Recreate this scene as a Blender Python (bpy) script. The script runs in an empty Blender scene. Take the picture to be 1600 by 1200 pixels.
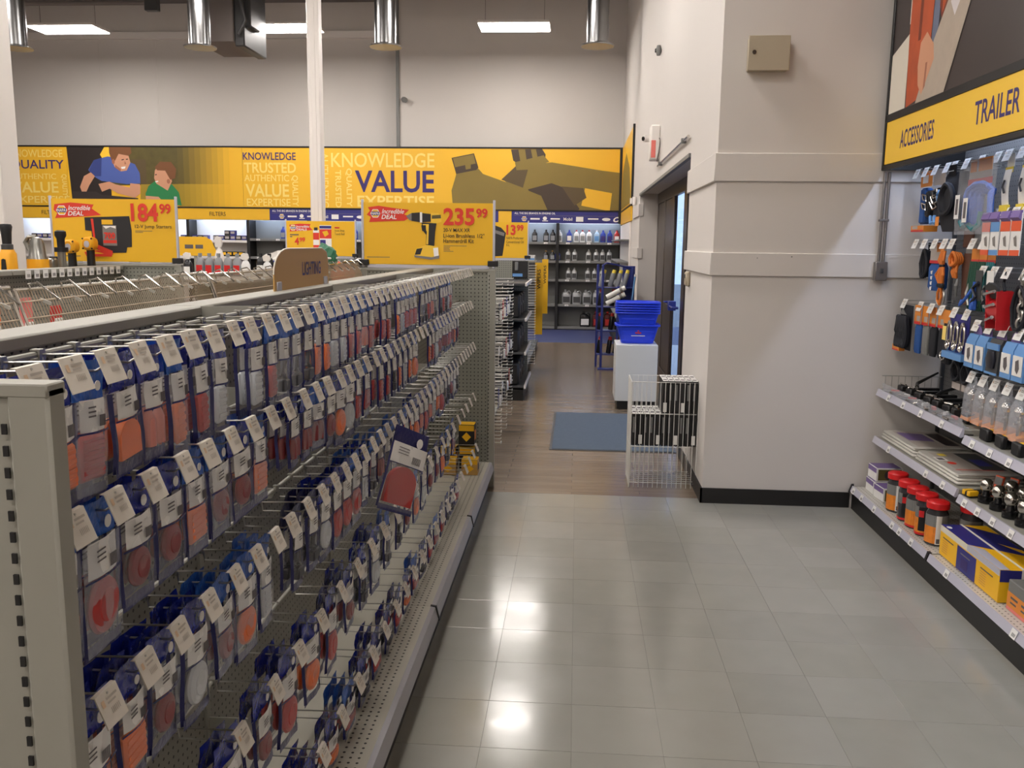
import bpy, bmesh, math, random
from mathutils import Vector, Matrix

# ------------------------------------------------------------------ camera, world, exposure
S = bpy.context.scene
C = S.collection
cam = bpy.data.objects.new('camera', bpy.data.cameras.new('camera'))
C.objects.link(cam)
cam.data.sensor_fit = 'HORIZONTAL'
cam.data.sensor_width = 36.0
cam.data.lens = 36.0 * 1367.0 / 1600.0
cam.data.clip_start = 0.02
cam.data.clip_end = 120
cam.matrix_world = Matrix(((0.9972259, -0.0233036, 0.07069265, 0.0),
                           (0.07348564, 0.15705754, -0.98485166, 0.0),
                           (0.01184777, 0.98731447, 0.15833433, 1.66),
                           (0, 0, 0, 1)))
S.camera = cam
W = bpy.data.worlds.new('world')
S.world = W
W.use_nodes = True
W.node_tree.nodes['Background'].inputs[0].default_value = (0.36, 0.52, 0.85, 1)
W.node_tree.nodes['Background'].inputs[1].default_value = 0.9
S.view_settings.view_transform = 'Standard'
S.view_settings.look = 'None'
S.view_settings.gamma = 1.0
S.view_settings.use_curve_mapping = False
S.view_settings.exposure = 1.2
S.cycles.transparent_max_bounces = 24
S.cycles.max_bounces = 8
S.cycles.use_denoising = True
LAMP = 17.0        # ceiling panels
TUBE = 24.0         # cool tubes in the shelf canopies


# ------------------------------------------------------------------ materials
def lin(c):
    c = c / 255.0
    return c / 12.92 if c <= 0.04045 else ((c + 0.055) / 1.055) ** 2.4


def rgb(r, g, b):
    return (lin(r), lin(g), lin(b), 1.0)


MATS = {}


def mat(name, col, rough=0.5, metal=0.0, noise=0.0, scale=8.0, bump=0.0, bscale=60.0, emit=None, coat=0.0, spec=0.5):
    m = bpy.data.materials.new(name)
    m.use_nodes = True
    nt = m.node_tree
    b = nt.nodes['Principled BSDF']
    c = rgb(*col)
    b.inputs['Base Color'].default_value = c
    b.inputs['Roughness'].default_value = rough
    b.inputs['Metallic'].default_value = metal
    b.inputs['Specular IOR Level'].default_value = spec
    if coat:
        b.inputs['Coat Weight'].default_value = coat
        b.inputs['Coat Roughness'].default_value = 0.15
    if noise or bump:
        tc = nt.nodes.new('ShaderNodeTexCoord')
    if noise:
        n = nt.nodes.new('ShaderNodeTexNoise')
        n.inputs['Scale'].default_value = scale
        n.inputs['Detail'].default_value = 4
        nt.links.new(tc.outputs['Object'], n.inputs['Vector'])
        mx = nt.nodes.new('ShaderNodeMix')
        mx.data_type = 'RGBA'
        mx.inputs[6].default_value = tuple(v * (1 - noise) for v in c[:3]) + (1,)
        mx.inputs[7].default_value = tuple(min(1, v * (1 + noise)) for v in c[:3]) + (1,)
        nt.links.new(n.outputs['Fac'], mx.inputs[0])
        nt.links.new(mx.outputs[2], b.inputs['Base Color'])
    if bump:
        n2 = nt.nodes.new('ShaderNodeTexNoise')
        n2.inputs['Scale'].default_value = bscale
        nt.links.new(tc.outputs['Object'], n2.inputs['Vector'])
        bp = nt.nodes.new('ShaderNodeBump')
        bp.inputs['Strength'].default_value = bump
        bp.inputs['Distance'].default_value = 0.01
        nt.links.new(n2.outputs['Fac'], bp.inputs['Height'])
        nt.links.new(bp.outputs['Normal'], b.inputs['Normal'])
    if emit:
        b.inputs['Emission Color'].default_value = rgb(*emit[0])
        b.inputs['Emission Strength'].default_value = emit[1]
    MATS[name] = m
    return m


def film(name, col, fac, rough=0.12):
    m = bpy.data.materials.new(name)
    m.use_nodes = True
    nt = m.node_tree
    b = nt.nodes['Principled BSDF']
    b.inputs['Base Color'].default_value = rgb(*col)
    b.inputs['Roughness'].default_value = rough
    tr = nt.nodes.new('ShaderNodeBsdfTransparent')
    mx = nt.nodes.new('ShaderNodeMixShader')
    mx.inputs[0].default_value = fac
    nt.links.new(tr.outputs[0], mx.inputs[1])
    nt.links.new(b.outputs[0], mx.inputs[2])
    nt.links.new(mx.outputs[0], nt.nodes['Material Output'].inputs[0])
    MATS[name] = m
    return m


def pegboard(name, col, axes, pitch=0.0254, r=0.16, rough=0.45, lim=None):
    """painted steel or board with a regular grid of small round holes (axes: the two object axes of the sheet)"""
    m = mat(name, col, rough)
    nt = m.node_tree
    b = nt.nodes['Principled BSDF']
    tc = nt.nodes.new('ShaderNodeTexCoord')
    sp = nt.nodes.new('ShaderNodeSeparateXYZ')
    nt.links.new(tc.outputs['Object'], sp.inputs[0])

    def math_(op, a, bb=None):
        n = nt.nodes.new('ShaderNodeMath')
        n.operation = op
        for i, v in enumerate((a, bb)):
            if v is None:
                continue
            if isinstance(v, (int, float)):
                n.inputs[i].default_value = v
            else:
                nt.links.new(v, n.inputs[i])
        return n.outputs[0]
    sq = []
    for a in axes:
        f = math_('FRACT', math_('DIVIDE', sp.outputs[a], pitch))
        d = math_('SUBTRACT', f, 0.5)
        sq.append(math_('MULTIPLY', d, d))
    d2 = math_('ADD', sq[0], sq[1])
    hole = math_('LESS_THAN', d2, r * r)
    if lim:
        hole = math_('MULTIPLY', hole, math_('GREATER_THAN', sp.outputs[lim[0]], lim[1]))
        hole = math_('MULTIPLY', hole, math_('LESS_THAN', sp.outputs[lim[0]], lim[2]))
    mx = nt.nodes.new('ShaderNodeMix')
    mx.data_type = 'RGBA'
    mx.inputs[6].default_value = rgb(*col)
    mx.inputs[7].default_value = (0.012, 0.011, 0.01, 1)
    nt.links.new(hole, mx.inputs[0])
    nt.links.new(mx.outputs[2], b.inputs['Base Color'])
    bp = nt.nodes.new('ShaderNodeBump')
    bp.invert = True
    bp.inputs['Distance'].default_value = 0.003
    nt.links.new(hole, bp.inputs['Height'])
    nt.links.new(bp.outputs['Normal'], b.inputs['Normal'])
    return m


mat('wall_paint', (210, 204, 198), 0.7, noise=0.03, scale=1.5)
mat('wall_cream', (210, 204, 198), 0.65, noise=0.02, scale=1.5)
mat('wall_far', (210, 204, 198), 0.75, noise=0.03, scale=0.8)
mat('ceiling_grey', (120, 112, 108), 0.8, noise=0.05)
mat('white_paint', (232, 226, 220), 0.4)
mat('black_cove', (26, 25, 25), 0.45)
mat('black', (22, 21, 22), 0.5)
mat('black_gloss', (16, 16, 18), 0.2)
mat('dark_grey', (66, 66, 67), 0.5)
mat('mid_grey', (120, 120, 118), 0.5)
mat('gondola', (150, 148, 138), 0.45, noise=0.03, scale=3)
pegboard('gondola_peg_x', (138, 136, 126), (1, 2))
pegboard('gondola_peg_y', (136, 136, 126), (0, 2))
pegboard('deck_holes', (178, 174, 160), (0, 1), lim=(0, -0.66, -0.58), r=0.17)
pegboard('deck_holes_right', (190, 186, 176), (0, 1), r=0.15, rough=0.4)
pegboard('grey_peg_x', (104, 102, 100), (1, 2), r=0.14)
mat('rail_grey', (150, 148, 152), 0.35)
mat('lip_lavender', (186, 184, 196), 0.3)
mat('chrome', (205, 200, 192), 0.18, metal=1.0)
mat('wire_zinc', (178, 176, 170), 0.32, metal=0.9)
mat('wire_white', (222, 220, 214), 0.35)
mat('galvanised', (150, 150, 150), 0.25, metal=1.0, noise=0.1, scale=10)
mat('paper', (214, 206, 194), 0.6)
mat('paper_white', (232, 230, 226), 0.55)
mat('ink', (96, 90, 92), 0.6)
mat('ink_faint', (172, 163, 152), 0.6)
mat('ink_tan', (208, 178, 146), 0.6)
mat('ink_orange', (206, 150, 90), 0.6)
mat('yellow', (244, 188, 28), 0.45)
mat('yellow_board', (238, 184, 30), 0.5)
mat('yellow_graphic', (240, 186, 44), 0.4)
mat('yellow_flat', (246, 200, 60), 0.4)
mat('cream_ink', (250, 220, 120), 0.5)
mat('navy_ink', (56, 42, 108), 0.5)
mat('blue_band', (46, 46, 124), 0.45)
mat('red_ink', (222, 58, 40), 0.5)
mat('white_ink', (240, 236, 232), 0.5)
mat('black_ink', (34, 32, 34), 0.5)
mat('grey_ink', (128, 122, 118), 0.5)
mat('silver_ink', (190, 188, 184), 0.4)
mat('skin_ink', (206, 150, 118), 0.5)
mat('skin_dark_ink', (164, 104, 78), 0.5)
mat('hair_ink', (122, 78, 46), 0.5)
mat('shirt_blue_ink', (78, 98, 168), 0.5)
mat('shirt_blue_dark_ink', (54, 68, 130), 0.5)
mat('shirt_green_ink', (42, 128, 74), 0.5)
mat('scene_dark_ink', (44, 36, 34), 0.5)
mat('scene_olive_ink', (92, 82, 40), 0.5, noise=0.35, scale=6)
mat('scene_field_ink', (158, 132, 40), 0.5, noise=0.15, scale=4)
mat('bottle_ink', (134, 114, 52), 0.5, noise=0.12, scale=2)
mat('bottle_dark_ink', (92, 76, 48), 0.5)
mat('bottle_cap_ink', (70, 56, 44), 0.5)
mat('jacket_ink', (184, 82, 44), 0.5, noise=0.25, scale=9)
mat('jacket_dark_ink', (122, 52, 32), 0.5)
mat('denim_ink', (104, 112, 134), 0.5)
mat('map_ink', (178, 164, 148), 0.5, noise=0.12, scale=14)
mat('map_back_ink', (212, 204, 204), 0.5)
mat('print_dark', (56, 48, 47), 0.35)
mat('cream_print', (222, 214, 198), 0.4)
mat('tan_board', (196, 152, 82), 0.5)
mat('clip_clear', (190, 188, 196), 0.2)
mat('foil_blue', (26, 42, 150), 0.25, noise=0.2, scale=30, bump=0.5, bscale=70, coat=0.4)
mat('foil_navy', (28, 30, 92), 0.3, bump=0.3, bscale=70)
mat('foil_sky', (40, 96, 190), 0.28, noise=0.2, scale=30, bump=0.5, bscale=60)
mat('lens_red', (178, 44, 40), 0.35, noise=0.1, scale=60)
mat('lens_dark_red', (128, 30, 34), 0.35, noise=0.1, scale=60)
mat('lens_orange', (232, 112, 44), 0.35, noise=0.08, scale=60)
mat('lens_pink', (206, 130, 120), 0.4)
mat('lens_clear', (196, 200, 204), 0.2)
mat('lens_black', (36, 36, 44), 0.4)
film('film_clear', (225, 225, 228), 0.14)
film('film_thick', (215, 218, 226), 0.30)
film('glass_pane', (40, 50, 60), 0.12, 0.03)
mat('bronze', (62, 50, 42), 0.28, metal=0.3, noise=0.2, scale=3)
mat('basket_blue', (40, 70, 220), 0.35)
mat('rack_blue', (40, 52, 128), 0.4)
mat('mat_blue', (88, 100, 114), 0.9, noise=0.12, scale=30, bump=0.5, bscale=300)
mat('carpet_blue', (60, 66, 108), 0.5, noise=0.15, scale=20)
mat('box_cabinet', (176, 164, 142), 0.5)
mat('laminate', (226, 226, 222), 0.35)
mat('led', (255, 255, 255), 0.5, emit=((255, 248, 242), LAMP))
mat('led_cool', (255, 255, 255), 0.5, emit=((205, 222, 255), TUBE))
mat('led_cool_far', (255, 255, 255), 0.5, emit=((205, 224, 255), 22.0))
mat('exit_red', (232, 120, 110), 0.5)
mat('bottle_silver', (176, 178, 180), 0.3, metal=0.5)
mat('bottle_grey', (140, 142, 146), 0.4)
mat('bottle_blue', (38, 60, 150), 0.3)
mat('bottle_white', (226, 226, 226), 0.35)
mat('bottle_red', (176, 44, 38), 0.3)
mat('bottle_black', (26, 26, 30), 0.25)
mat('bottle_clear', (170, 196, 220), 0.15)
mat('bottle_maroon', (70, 22, 22), 0.25)
mat('jar_red', (208, 32, 34), 0.35)
mat('jar_body', (60, 58, 60), 0.15)
mat('jar_orange', (226, 132, 40), 0.4, noise=0.25, scale=40)
mat('tool_yellow', (240, 170, 30), 0.4)
mat('tool_metal', (150, 148, 142), 0.3, metal=0.8)
mat('strap_blue', (34, 82, 150), 0.7, bump=0.4, bscale=200)
mat('strap_orange', (216, 120, 44), 0.7, bump=0.4, bscale=200)
mat('strap_brown', (86, 52, 36), 0.7)
mat('strap_green', (30, 76, 58), 0.7)
mat('strap_teal', (44, 124, 130), 0.6)
mat('strap_black', (24, 26, 34), 0.7)
mat('rope_blue', (54, 100, 190), 0.6, noise=0.25, scale=40, bump=0.5, bscale=120)
mat('card_orange', (226, 140, 50), 0.5)
mat('card_grey', (176, 166, 158), 0.5)
mat('card_blue', (100, 150, 206), 0.45)
mat('card_yellow', (238, 212, 70), 0.45)
mat('card_orange_red', (226, 92, 50), 0.45)
mat('card_purple', (118, 96, 150), 0.45)
mat('red_metal', (190, 34, 38), 0.3)
mat('pack_white', (206, 202, 194), 0.3, coat=0.5)
mat('pink', (232, 130, 126), 0.5)
mat('green', (40, 104, 72), 0.5)
mat('conduit', (122, 116, 112), 0.4, metal=0.5)

# floor tiles: worn grey vinyl, and wood-look planks
for k, (g, w) in enumerate((((150, 148, 141), 0.06), ((147, 145, 138), 0.07), ((152, 150, 143), 0.06), ((148, 146, 138), 0.07))):
    m = mat('tile_%d' % k, g, 0.2, noise=w, scale=7, bump=0.03, bscale=14, spec=0.6)
    b = m.node_tree.nodes['Principled BSDF']
    n = m.node_tree.nodes.new('ShaderNodeTexNoise')
    n.inputs['Scale'].default_value = 5
    n.inputs['Detail'].default_value = 5
    r = m.node_tree.nodes.new('ShaderNodeMapRange')
    r.inputs[3].default_value = 0.07
    r.inputs[4].default_value = 0.24
    tc = [x for x in m.node_tree.nodes if x.bl_idname == 'ShaderNodeTexCoord'][0]
    ge = m.node_tree.nodes.new('ShaderNodeNewGeometry')
    for x in m.node_tree.nodes:
        if x.bl_idname == 'ShaderNodeTexNoise':
            m.node_tree.links.new(ge.outputs['Position'], x.inputs['Vector'])
    m.node_tree.links.new(n.outputs['Fac'], r.inputs[0])
    m.node_tree.links.new(r.outputs[0], b.inputs['Roughness'])
mat('grout', (116, 113, 105), 0.5)
m = mat('wood_floor', (126, 108, 90), 0.22, spec=0.6)
nt = m.node_tree
b = nt.nodes['Principled BSDF']
tc = nt.nodes.new('ShaderNodeTexCoord')
br = nt.nodes.new('ShaderNodeTexBrick')
br.inputs['Color1'].default_value = rgb(132, 116, 98)
br.inputs['Color2'].default_value = rgb(116, 101, 86)
br.inputs['Mortar'].default_value = rgb(104, 90, 77)
br.inputs['Scale'].default_value = 1.0
br.inputs['Mortar Size'].default_value = 0.0025
br.inputs['Brick Width'].default_value = 0.92
br.inputs['Row Height'].default_value = 0.08
mp = nt.nodes.new('ShaderNodeMapping')
mp.inputs['Scale'].default_value = (1.5, 40, 1)
nz = nt.nodes.new('ShaderNodeTexNoise')
nz.inputs['Scale'].default_value = 2.0
nz.inputs['Detail'].default_value = 6
mx = nt.nodes.new('ShaderNodeMix')
mx.data_type = 'RGBA'
mx.blend_type = 'OVERLAY'
mx.inputs[0].default_value = 0.4
nt.links.new(tc.outputs['Object'], br.inputs['Vector'])
nt.links.new(tc.outputs['Object'], mp.inputs['Vector'])
nt.links.new(mp.outputs[0], nz.inputs['Vector'])
nt.links.new(br.outputs['Color'], mx.inputs[6])
nt.links.new(nz.outputs['Fac'], mx.inputs[7])
nt.links.new(mx.outputs[2], b.inputs['Base Color'])


# ------------------------------------------------------------------ mesh builder
def basis(d):
    d = d.normalized()
    a = Vector((0, 0, 1)) if abs(d.z) < 0.9 else Vector((1, 0, 0))
    u = d.cross(a).normalized()
    return u, d.cross(u).normalized()


class MB:
    def __init__(s):
        s.v, s.f, s.m = [], [], []

    def add(s, vs, fs, mi=0):
        o = len(s.v)
        s.v += [tuple(p) for p in vs]
        for f in fs:
            s.f.append(tuple(i + o for i in f))
            s.m.append(mi)
        return s

    def box(s, x0, x1, y0, y1, z0, z1, mi=0):
        vs = [(x, y, z) for x in (x0, x1) for y in (y0, y1) for z in (z0, z1)]
        return s.add(vs, [(0, 1, 3, 2), (4, 6, 7, 5), (0, 4, 5, 1), (2, 3, 7, 6), (0, 2, 6, 4), (1, 5, 7, 3)], mi)

    def rbox(s, x0, x1, y0, y1, z0, z1, r=0.004, mi=0):
        """box with chamfered edges"""
        lo, hi = (x0, y0, z0), (x1, y1, z1)
        r = min([r] + [0.45 * (hi[i] - lo[i]) for i in range(3)])
        idx, vs = {}, []
        for a in (0, 1):
            for b_ in (0, 1):
                for c in (0, 1):
                    k = (a, b_, c)
                    for ax in range(3):
                        p = []
                        for i in range(3):
                            q = hi[i] if k[i] else lo[i]
                            if i != ax:
                                q += -r if k[i] else r
                            p.append(q)
                        idx[(k, ax)] = len(vs)
                        vs.append(p)
        fs = []
        for ax in range(3):
            o = [i for i in range(3) if i != ax]
            for e in (0, 1):
                ring = []
                for p, q in ((0, 0), (1, 0), (1, 1), (0, 1)):
                    k = [0, 0, 0]
                    k[ax], k[o[0]], k[o[1]] = e, p, q
                    ring.append(idx[(tuple(k), ax)])
                if (e == 1) != (ax != 1):
                    ring = ring[::-1]
                fs.append(tuple(ring))
        for ax in range(3):
            o = [i for i in range(3) if i != ax]
            for p in (0, 1):
                for q in (0, 1):
                    k0, k1 = [0, 0, 0], [0, 0, 0]
                    k0[o[0]] = k1[o[0]] = p
                    k0[o[1]] = k1[o[1]] = q
                    k1[ax] = 1
                    k0, k1 = tuple(k0), tuple(k1)
                    fs.append((idx[(k0, o[0])], idx[(k1, o[0])], idx[(k1, o[1])], idx[(k0, o[1])]))
        for a in (0, 1):
            for b_ in (0, 1):
                for c in (0, 1):
                    k = (a, b_, c)
                    fs.append((idx[(k, 0)], idx[(k, 1)], idx[(k, 2)]))
        return s.add(vs, fs, mi)

    def tube(s, pts, r=0.003, n=6, mi=0, closed=False):
        pts = [Vector(p) for p in pts]
        vs, N = [], len(pts)
        rr = r if isinstance(r, (list, tuple)) else [r] * N
        u0 = None
        for i, p in enumerate(pts):
            if closed:
                d = (pts[(i + 1) % N] - pts[i]).normalized() + (pts[i] - pts[i - 1]).normalized()
            else:
                d = Vector((0, 0, 0))
                if i < N - 1:
                    d += (pts[i + 1] - p).normalized()
                if i > 0:
                    d += (p - pts[i - 1]).normalized()
            if d.length < 1e-6:
                d = (pts[(i + 1) % N] - p)
            d.normalize()
            if u0 is None:
                u, w = basis(d)
            else:
                u = (u0 - d * u0.dot(d)).normalized()
                w = d.cross(u)
            u0 = u
            for k in range(n):
                a = 2 * math.pi * k / n
                vs.append(p + (u * math.cos(a) + w * math.sin(a)) * rr[i])
        fs = []
        for i in range(N if closed else N - 1):
            j = (i + 1) % N
            for k in range(n):
                k2 = (k + 1) % n
                fs.append((i * n + k, i * n + k2, j * n + k2, j * n + k))
        if not closed:
            fs.append(tuple(range(n))[::-1])
            fs.append(tuple((N - 1) * n + k for k in range(n)))
        return s.add(vs, fs, mi)

    def loft(s, secs, n=20, cx=0, cy=0, mi=0, cap=True):
        """secs: (z, half x, half y, exponent[, dx, dy]) rounded-rectangle rings stacked upwards"""
        vs = []
        for q in secs:
            z, hx, hy, e = q[:4]
            dx, dy = (q[4], q[5]) if len(q) > 4 else (0, 0)
            for k in range(n):
                a = 2 * math.pi * (k + 0.5) / n
                c_, s_ = math.cos(a), math.sin(a)
                vs.append((cx + dx + hx * math.copysign(abs(c_) ** (2 / e), c_), cy + dy + hy * math.copysign(abs(s_) ** (2 / e), s_), z))
        fs = []
        for i in range(len(secs) - 1):
            for k in range(n):
                k2 = (k + 1) % n
                fs.append((i * n + k, i * n + k2, (i + 1) * n + k2, (i + 1) * n + k))
        if cap:
            fs.append(tuple(range(n))[::-1])
            fs.append(tuple((len(secs) - 1) * n + k for k in range(n)))
        return s.add(vs, fs, mi)

    def prism(s, pts, axis, a, b_, mi=0):
        """polygon pts (p, q) extruded along axis from a to b_"""
        n = len(pts)

        def P(p, q, t):
            return {0: (t, p, q), 1: (p, t, q), 2: (p, q, t)}[axis]
        vs = [P(p, q, a) for p, q in pts] + [P(p, q, b_) for p, q in pts]
        fs = [tuple(range(n))[::-1], tuple(range(n, 2 * n))] + [(i, (i + 1) % n, n + (i + 1) % n, n + i) for i in range(n)]
        return s.add(vs, fs, mi)

    def grid(s, fn, nu, nv, mi=0):
        vs = [fn(i / nu, j / nv) for j in range(nv + 1) for i in range(nu + 1)]
        fs = [(j * (nu + 1) + i, j * (nu + 1) + i + 1, (j + 1) * (nu + 1) + i + 1, (j + 1) * (nu + 1) + i) for j in range(nv) for i in range(nu)]
        return s.add(vs, fs, mi)

    def xf(s, M, since=0):
        for i in range(since, len(s.v)):
            s.v[i] = tuple(M @ Vector(s.v[i]))
        return s

    def mesh(s, name, mats, smooth=True, fix=True):
        me = bpy.data.meshes.new(name)
        me.from_pydata(s.v, [], s.f)
        if isinstance(mats, str):
            mats = [mats]
        for q in mats:
            me.materials.append(MATS[q])
        me.polygons.foreach_set('material_index', s.m)
        if fix:
            bm = bmesh.new()
            bm.from_mesh(me)
            bmesh.ops.recalc_face_normals(bm, faces=bm.faces)
            bm.to_mesh(me)
            bm.free()
        if smooth:
            me.polygons.foreach_set('use_smooth', [True] * len(me.polygons))
            me.set_sharp_from_angle(angle=math.radians(38))
        me.update()
        return me


def link(name, data, parent=None, loc=(0, 0, 0), rot=(0, 0, 0), scale=None):
    o = bpy.data.objects.new(name, data)
    C.objects.link(o)
    o.location = loc
    o.rotation_euler = rot
    if scale:
        o.scale = scale
    if parent:
        o.parent = parent
    return o


def part(name, mb, mats, parent=None, loc=(0, 0, 0), rot=(0, 0, 0), smooth=True, fix=True):
    return link(name, mb.mesh(name, mats, smooth, fix), parent, loc, rot)


def tag(o, label, cat, group=None):
    o['label'] = label
    o['category'] = cat
    if group:
        o['group'] = group
    return o


def thing(name, label, cat, loc=(0, 0, 0), rz=0.0, group=None):
    return tag(link(name, None, None, loc, (0, 0, rz)), label, cat, group)


def struct(name, mb, mats, parent=None):
    o = part(name, mb, mats, parent)
    if parent is None:
        o['kind'] = 'structure'
    return o


def dup(root, loc, rot=(0, 0, 0), label=None, group=None, scale=None):
    def cp(o, parent):
        c = o.copy()
        C.objects.link(c)
        c.parent = parent
        for ch in o.children:
            cp(ch, c)
        return c
    r = cp(root, None)
    r.location = loc
    r.rotation_euler = rot
    if scale:
        r.scale = scale
    if label:
        r['label'] = label
    if group:
        r['group'] = group
    return r


TXT = {}


def text_verts(txt, bold):
    k = (txt, bold)
    if k not in TXT:
        cu = bpy.data.curves.new('txt', 'FONT')
        cu.body = txt
        cu.size = 1.0
        cu.offset = bold
        cu.resolution_u = 3
        o = bpy.data.objects.new('txt', cu)
        C.objects.link(o)
        dg = bpy.context.evaluated_depsgraph_get()
        me = bpy.data.meshes.new_from_object(o.evaluated_get(dg))
        vs = [tuple(v.co) for v in me.vertices]
        fs = [tuple(p.vertices) for p in me.polygons]
        bpy.data.objects.remove(o)
        bpy.data.meshes.remove(me)
        TXT[k] = (vs, fs)
    return TXT[k]


class Face:
    """a flat printed face: maps (u right, v down) in metres from its top left corner on to the scene; things are printed in thin layers"""
    def __init__(s, origin, xd, n):
        s.o, s.x, s.n = Vector(origin), Vector(xd), Vector(n)
        s.mb, s.mats, s.k = MB(), [], 0

    def mi(s, m):
        if m not in s.mats:
            s.mats.append(m)
        return s.mats.index(m)

    def P(s, u, v, d):
        return s.o + s.x * u - Vector((0, 0, 1)) * v + s.n * d

    def poly(s, pts, m, lift=1):
        s.k += 1
        d = 0.0006 + 0.00025 * s.k
        s.mb.add([s.P(u, v, d) for u, v in pts], [tuple(range(len(pts)))], s.mi(m))

    def rect(s, u0, v0, u1, v1, m):
        s.poly([(u0, v0), (u1, v0), (u1, v1), (u0, v1)], m)

    def ell(s, u, v, a, b_, m, n=20, rot=0.0):
        s.poly([(u + a * math.cos(t) * math.cos(rot) - b_ * math.sin(t) * math.sin(rot), v + a * math.cos(t) * math.sin(rot) + b_ * math.sin(t) * math.cos(rot)) for t in [2 * math.pi * i / n for i in range(n)]], m)

    def text(s, txt, u0, v0, u1, v1, m, bold=0.0, turn=0, slant=0.0):
        """text filling the rectangle; turn 1: reads upwards, -1: reads downwards"""
        vs, fs = text_verts(txt, bold)
        a0, a1 = min(v[0] for v in vs), max(v[0] for v in vs)
        b0, b1 = min(v[1] for v in vs), max(v[1] for v in vs)
        s.k += 1
        d = 0.0006 + 0.00025 * s.k
        out = []
        for v in vs:
            p, q = (v[0] - a0) / (a1 - a0), (v[1] - b0) / max(1e-6, b1 - b0)
            p = p + slant * q
            if turn == 1:
                p, q = 1 - q, p
            elif turn == -1:
                p, q = q, 1 - p
            out.append(s.P(u0 + (u1 - u0) * p, v1 + (v0 - v1) * q, d))
        s.mb.add(out, fs, s.mi(m))

    def build(s, name, parent):
        if s.mb.f:
            o = link(name, s.mb.mesh(name, s.mats, smooth=False, fix=False), parent)
            if parent:
                o.matrix_parent_inverse = parent.matrix_basis.inverted()
            return o


def world_part(name, mb, mats, parent, **k):
    """a part whose mesh is given in world coordinates"""
    o = part(name, mb, mats, parent, **k)
    o.matrix_parent_inverse = parent.matrix_basis.inverted()
    return o


# ------------------------------------------------------------------ the room
rnd = random.Random(7)
fl = struct('floor', MB().box(-14, 3, -3, 5.715, -0.05, -0.003), 'grout')
T = 0.3035
tm = []
for k in range(4):
    tm.append(MB().rbox(-T / 2 + 0.0003, T / 2 - 0.0003, -T / 2 + 0.0006, T / 2 - 0.0006, -0.003, 0.0, 0.0006).mesh('tile', 'tile_%d' % k, smooth=False))
for i in range(-1, 7):
    for j in range(13):
        x, y = -0.285 + T * (i + 0.5), 5.713 - T * (j + 0.5)
        link('tile', tm[rnd.randrange(4)], fl, (x, y, rnd.uniform(-0.0002, 0.0)), (rnd.gauss(0, 0.0005), rnd.gauss(0, 0.0005), 0))
struct('floor', MB().box(-14, 3, 5.715, 14.9, -0.05, 0.0), 'wood_floor')
struct('floor', MB().box(-14, 3, 14.9, 18.2, -0.05, 0.001), 'carpet_blue')
struct('ceiling', MB().box(-14.2, 3.2, -3.2, 18.4, 6.3, 6.4), 'ceiling_grey')
struct('wall_left', MB().box(-14.2, -14, -3, 18, 0, 6.3), 'wall_far')
struct('wall_front', MB().box(-14.2, 3, -3.2, -3, 0, 6.3), 'wall_far')
w = struct('wall_back', MB().box(-14.2, -3.54, 17.85, 18.1, 0, 6.3).box(-3.54, 1.2, 17.6, 18.1, 0, 6.3), 'wall_far')
for x in (-9.75, -8.55):
    part('panel_joint', MB().box(x - 0.012, x + 0.012, 17.843, 17.85, 3.5, 5.75), 'wall_far', w)
part('cornice', MB().box(-14, -3.54, 17.77, 17.85, 5.62, 5.75), 'white_paint', w)
part('corner_post', MB().box(-3.60, -3.54, 17.56, 17.86, 0, 6.3), 'mid_grey', w)
struct('wall_right', MB().box(2.36, 2.6, -3, 5.9, 0, 6.3), 'wall_paint')

# the pillar block with its two raised bands, and the side wall beyond it with the entrance recess
blk = struct('wall_pillar', MB().box(0.85, 2.5, 5.62, 6.95, 0, 6.3), 'wall_cream')
for z0, z1 in ((2.056, 2.226), (1.478, 1.622)):
    part('raised_band', MB().rbox(0.832, 2.34, 5.602, 6.968, z0, z1, 0.004), 'wall_cream', blk)
part('hole_mark', MB().tube([(1.33, 5.601, 1.60), (1.33, 5.603, 1.60)], 0.004, 8).tube([(1.12, 5.601, 1.59), (1.12, 5.603, 1.59)], 0.003, 8), 'dark_grey', blk)
side = struct('wall_side', MB().box(0.85, 1.3, 6.95, 12.4, 2.36, 6.3).box(0.85, 1.3, 12.4, 17.7, 0, 6.3), 'wall_cream')
for z0, z1 in ((2.056, 2.226), (1.478, 1.622)):
    part('raised_band', MB().rbox(0.832, 0.9, 12.38, 13.6, z0, z1, 0.004), 'wall_cream', side)
struct('trim_1', MB().box(0.835, 0.87, 6.97, 12.4, 2.33, 2.36), 'mid_grey')
struct('baseboard_pillar', MB().box(0.838, 1.79, 5.608, 5.62, 0.0, 0.1).box(0.838, 0.85, 5.608, 6.95, 0, 0.1), 'black_cove')
struct('baseboard_side', MB().box(0.838, 0.85, 12.4, 13.5, 0, 0.1), 'black_cove')

# the bronze storefront at the back of the recess
d = thing('door_1', 'bronze storefront entrance with tall glass and a push bar', 'door')
del d['label'], d['category']
d['kind'] = 'structure'
for y0, y1 in ((6.95, 7.1), (8.2, 8.34), (9.1, 9.36), (10.3, 10.55), (11.3, 11.5), (12.28, 12.4)):
    part('door_post', MB().rbox(1.095, 1.135, y0, y1, 0, 2.36, 0.006), 'bronze', d)
part('door_head', MB().rbox(1.09, 1.14, 6.95, 12.4, 2.22, 2.36, 0.006), 'bronze', d)
part('door_sill', MB().rbox(1.09, 1.14, 6.95, 12.4, 0, 0.12, 0.006), 'bronze', d)
for y0, y1 in ((7.1, 8.2), (8.34, 9.1), (9.36, 10.3)):
    part('pane', MB().box(1.115, 1.121, y0, y1, 0.12, 2.22), 'glass_pane', d)
for y0, y1 in ((10.55, 11.3), (11.5, 12.28)):
    part('door_leaf', MB().rbox(1.1, 1.13, y0, y1, 0.12, 2.22, 0.01), 'bronze', d)
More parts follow.
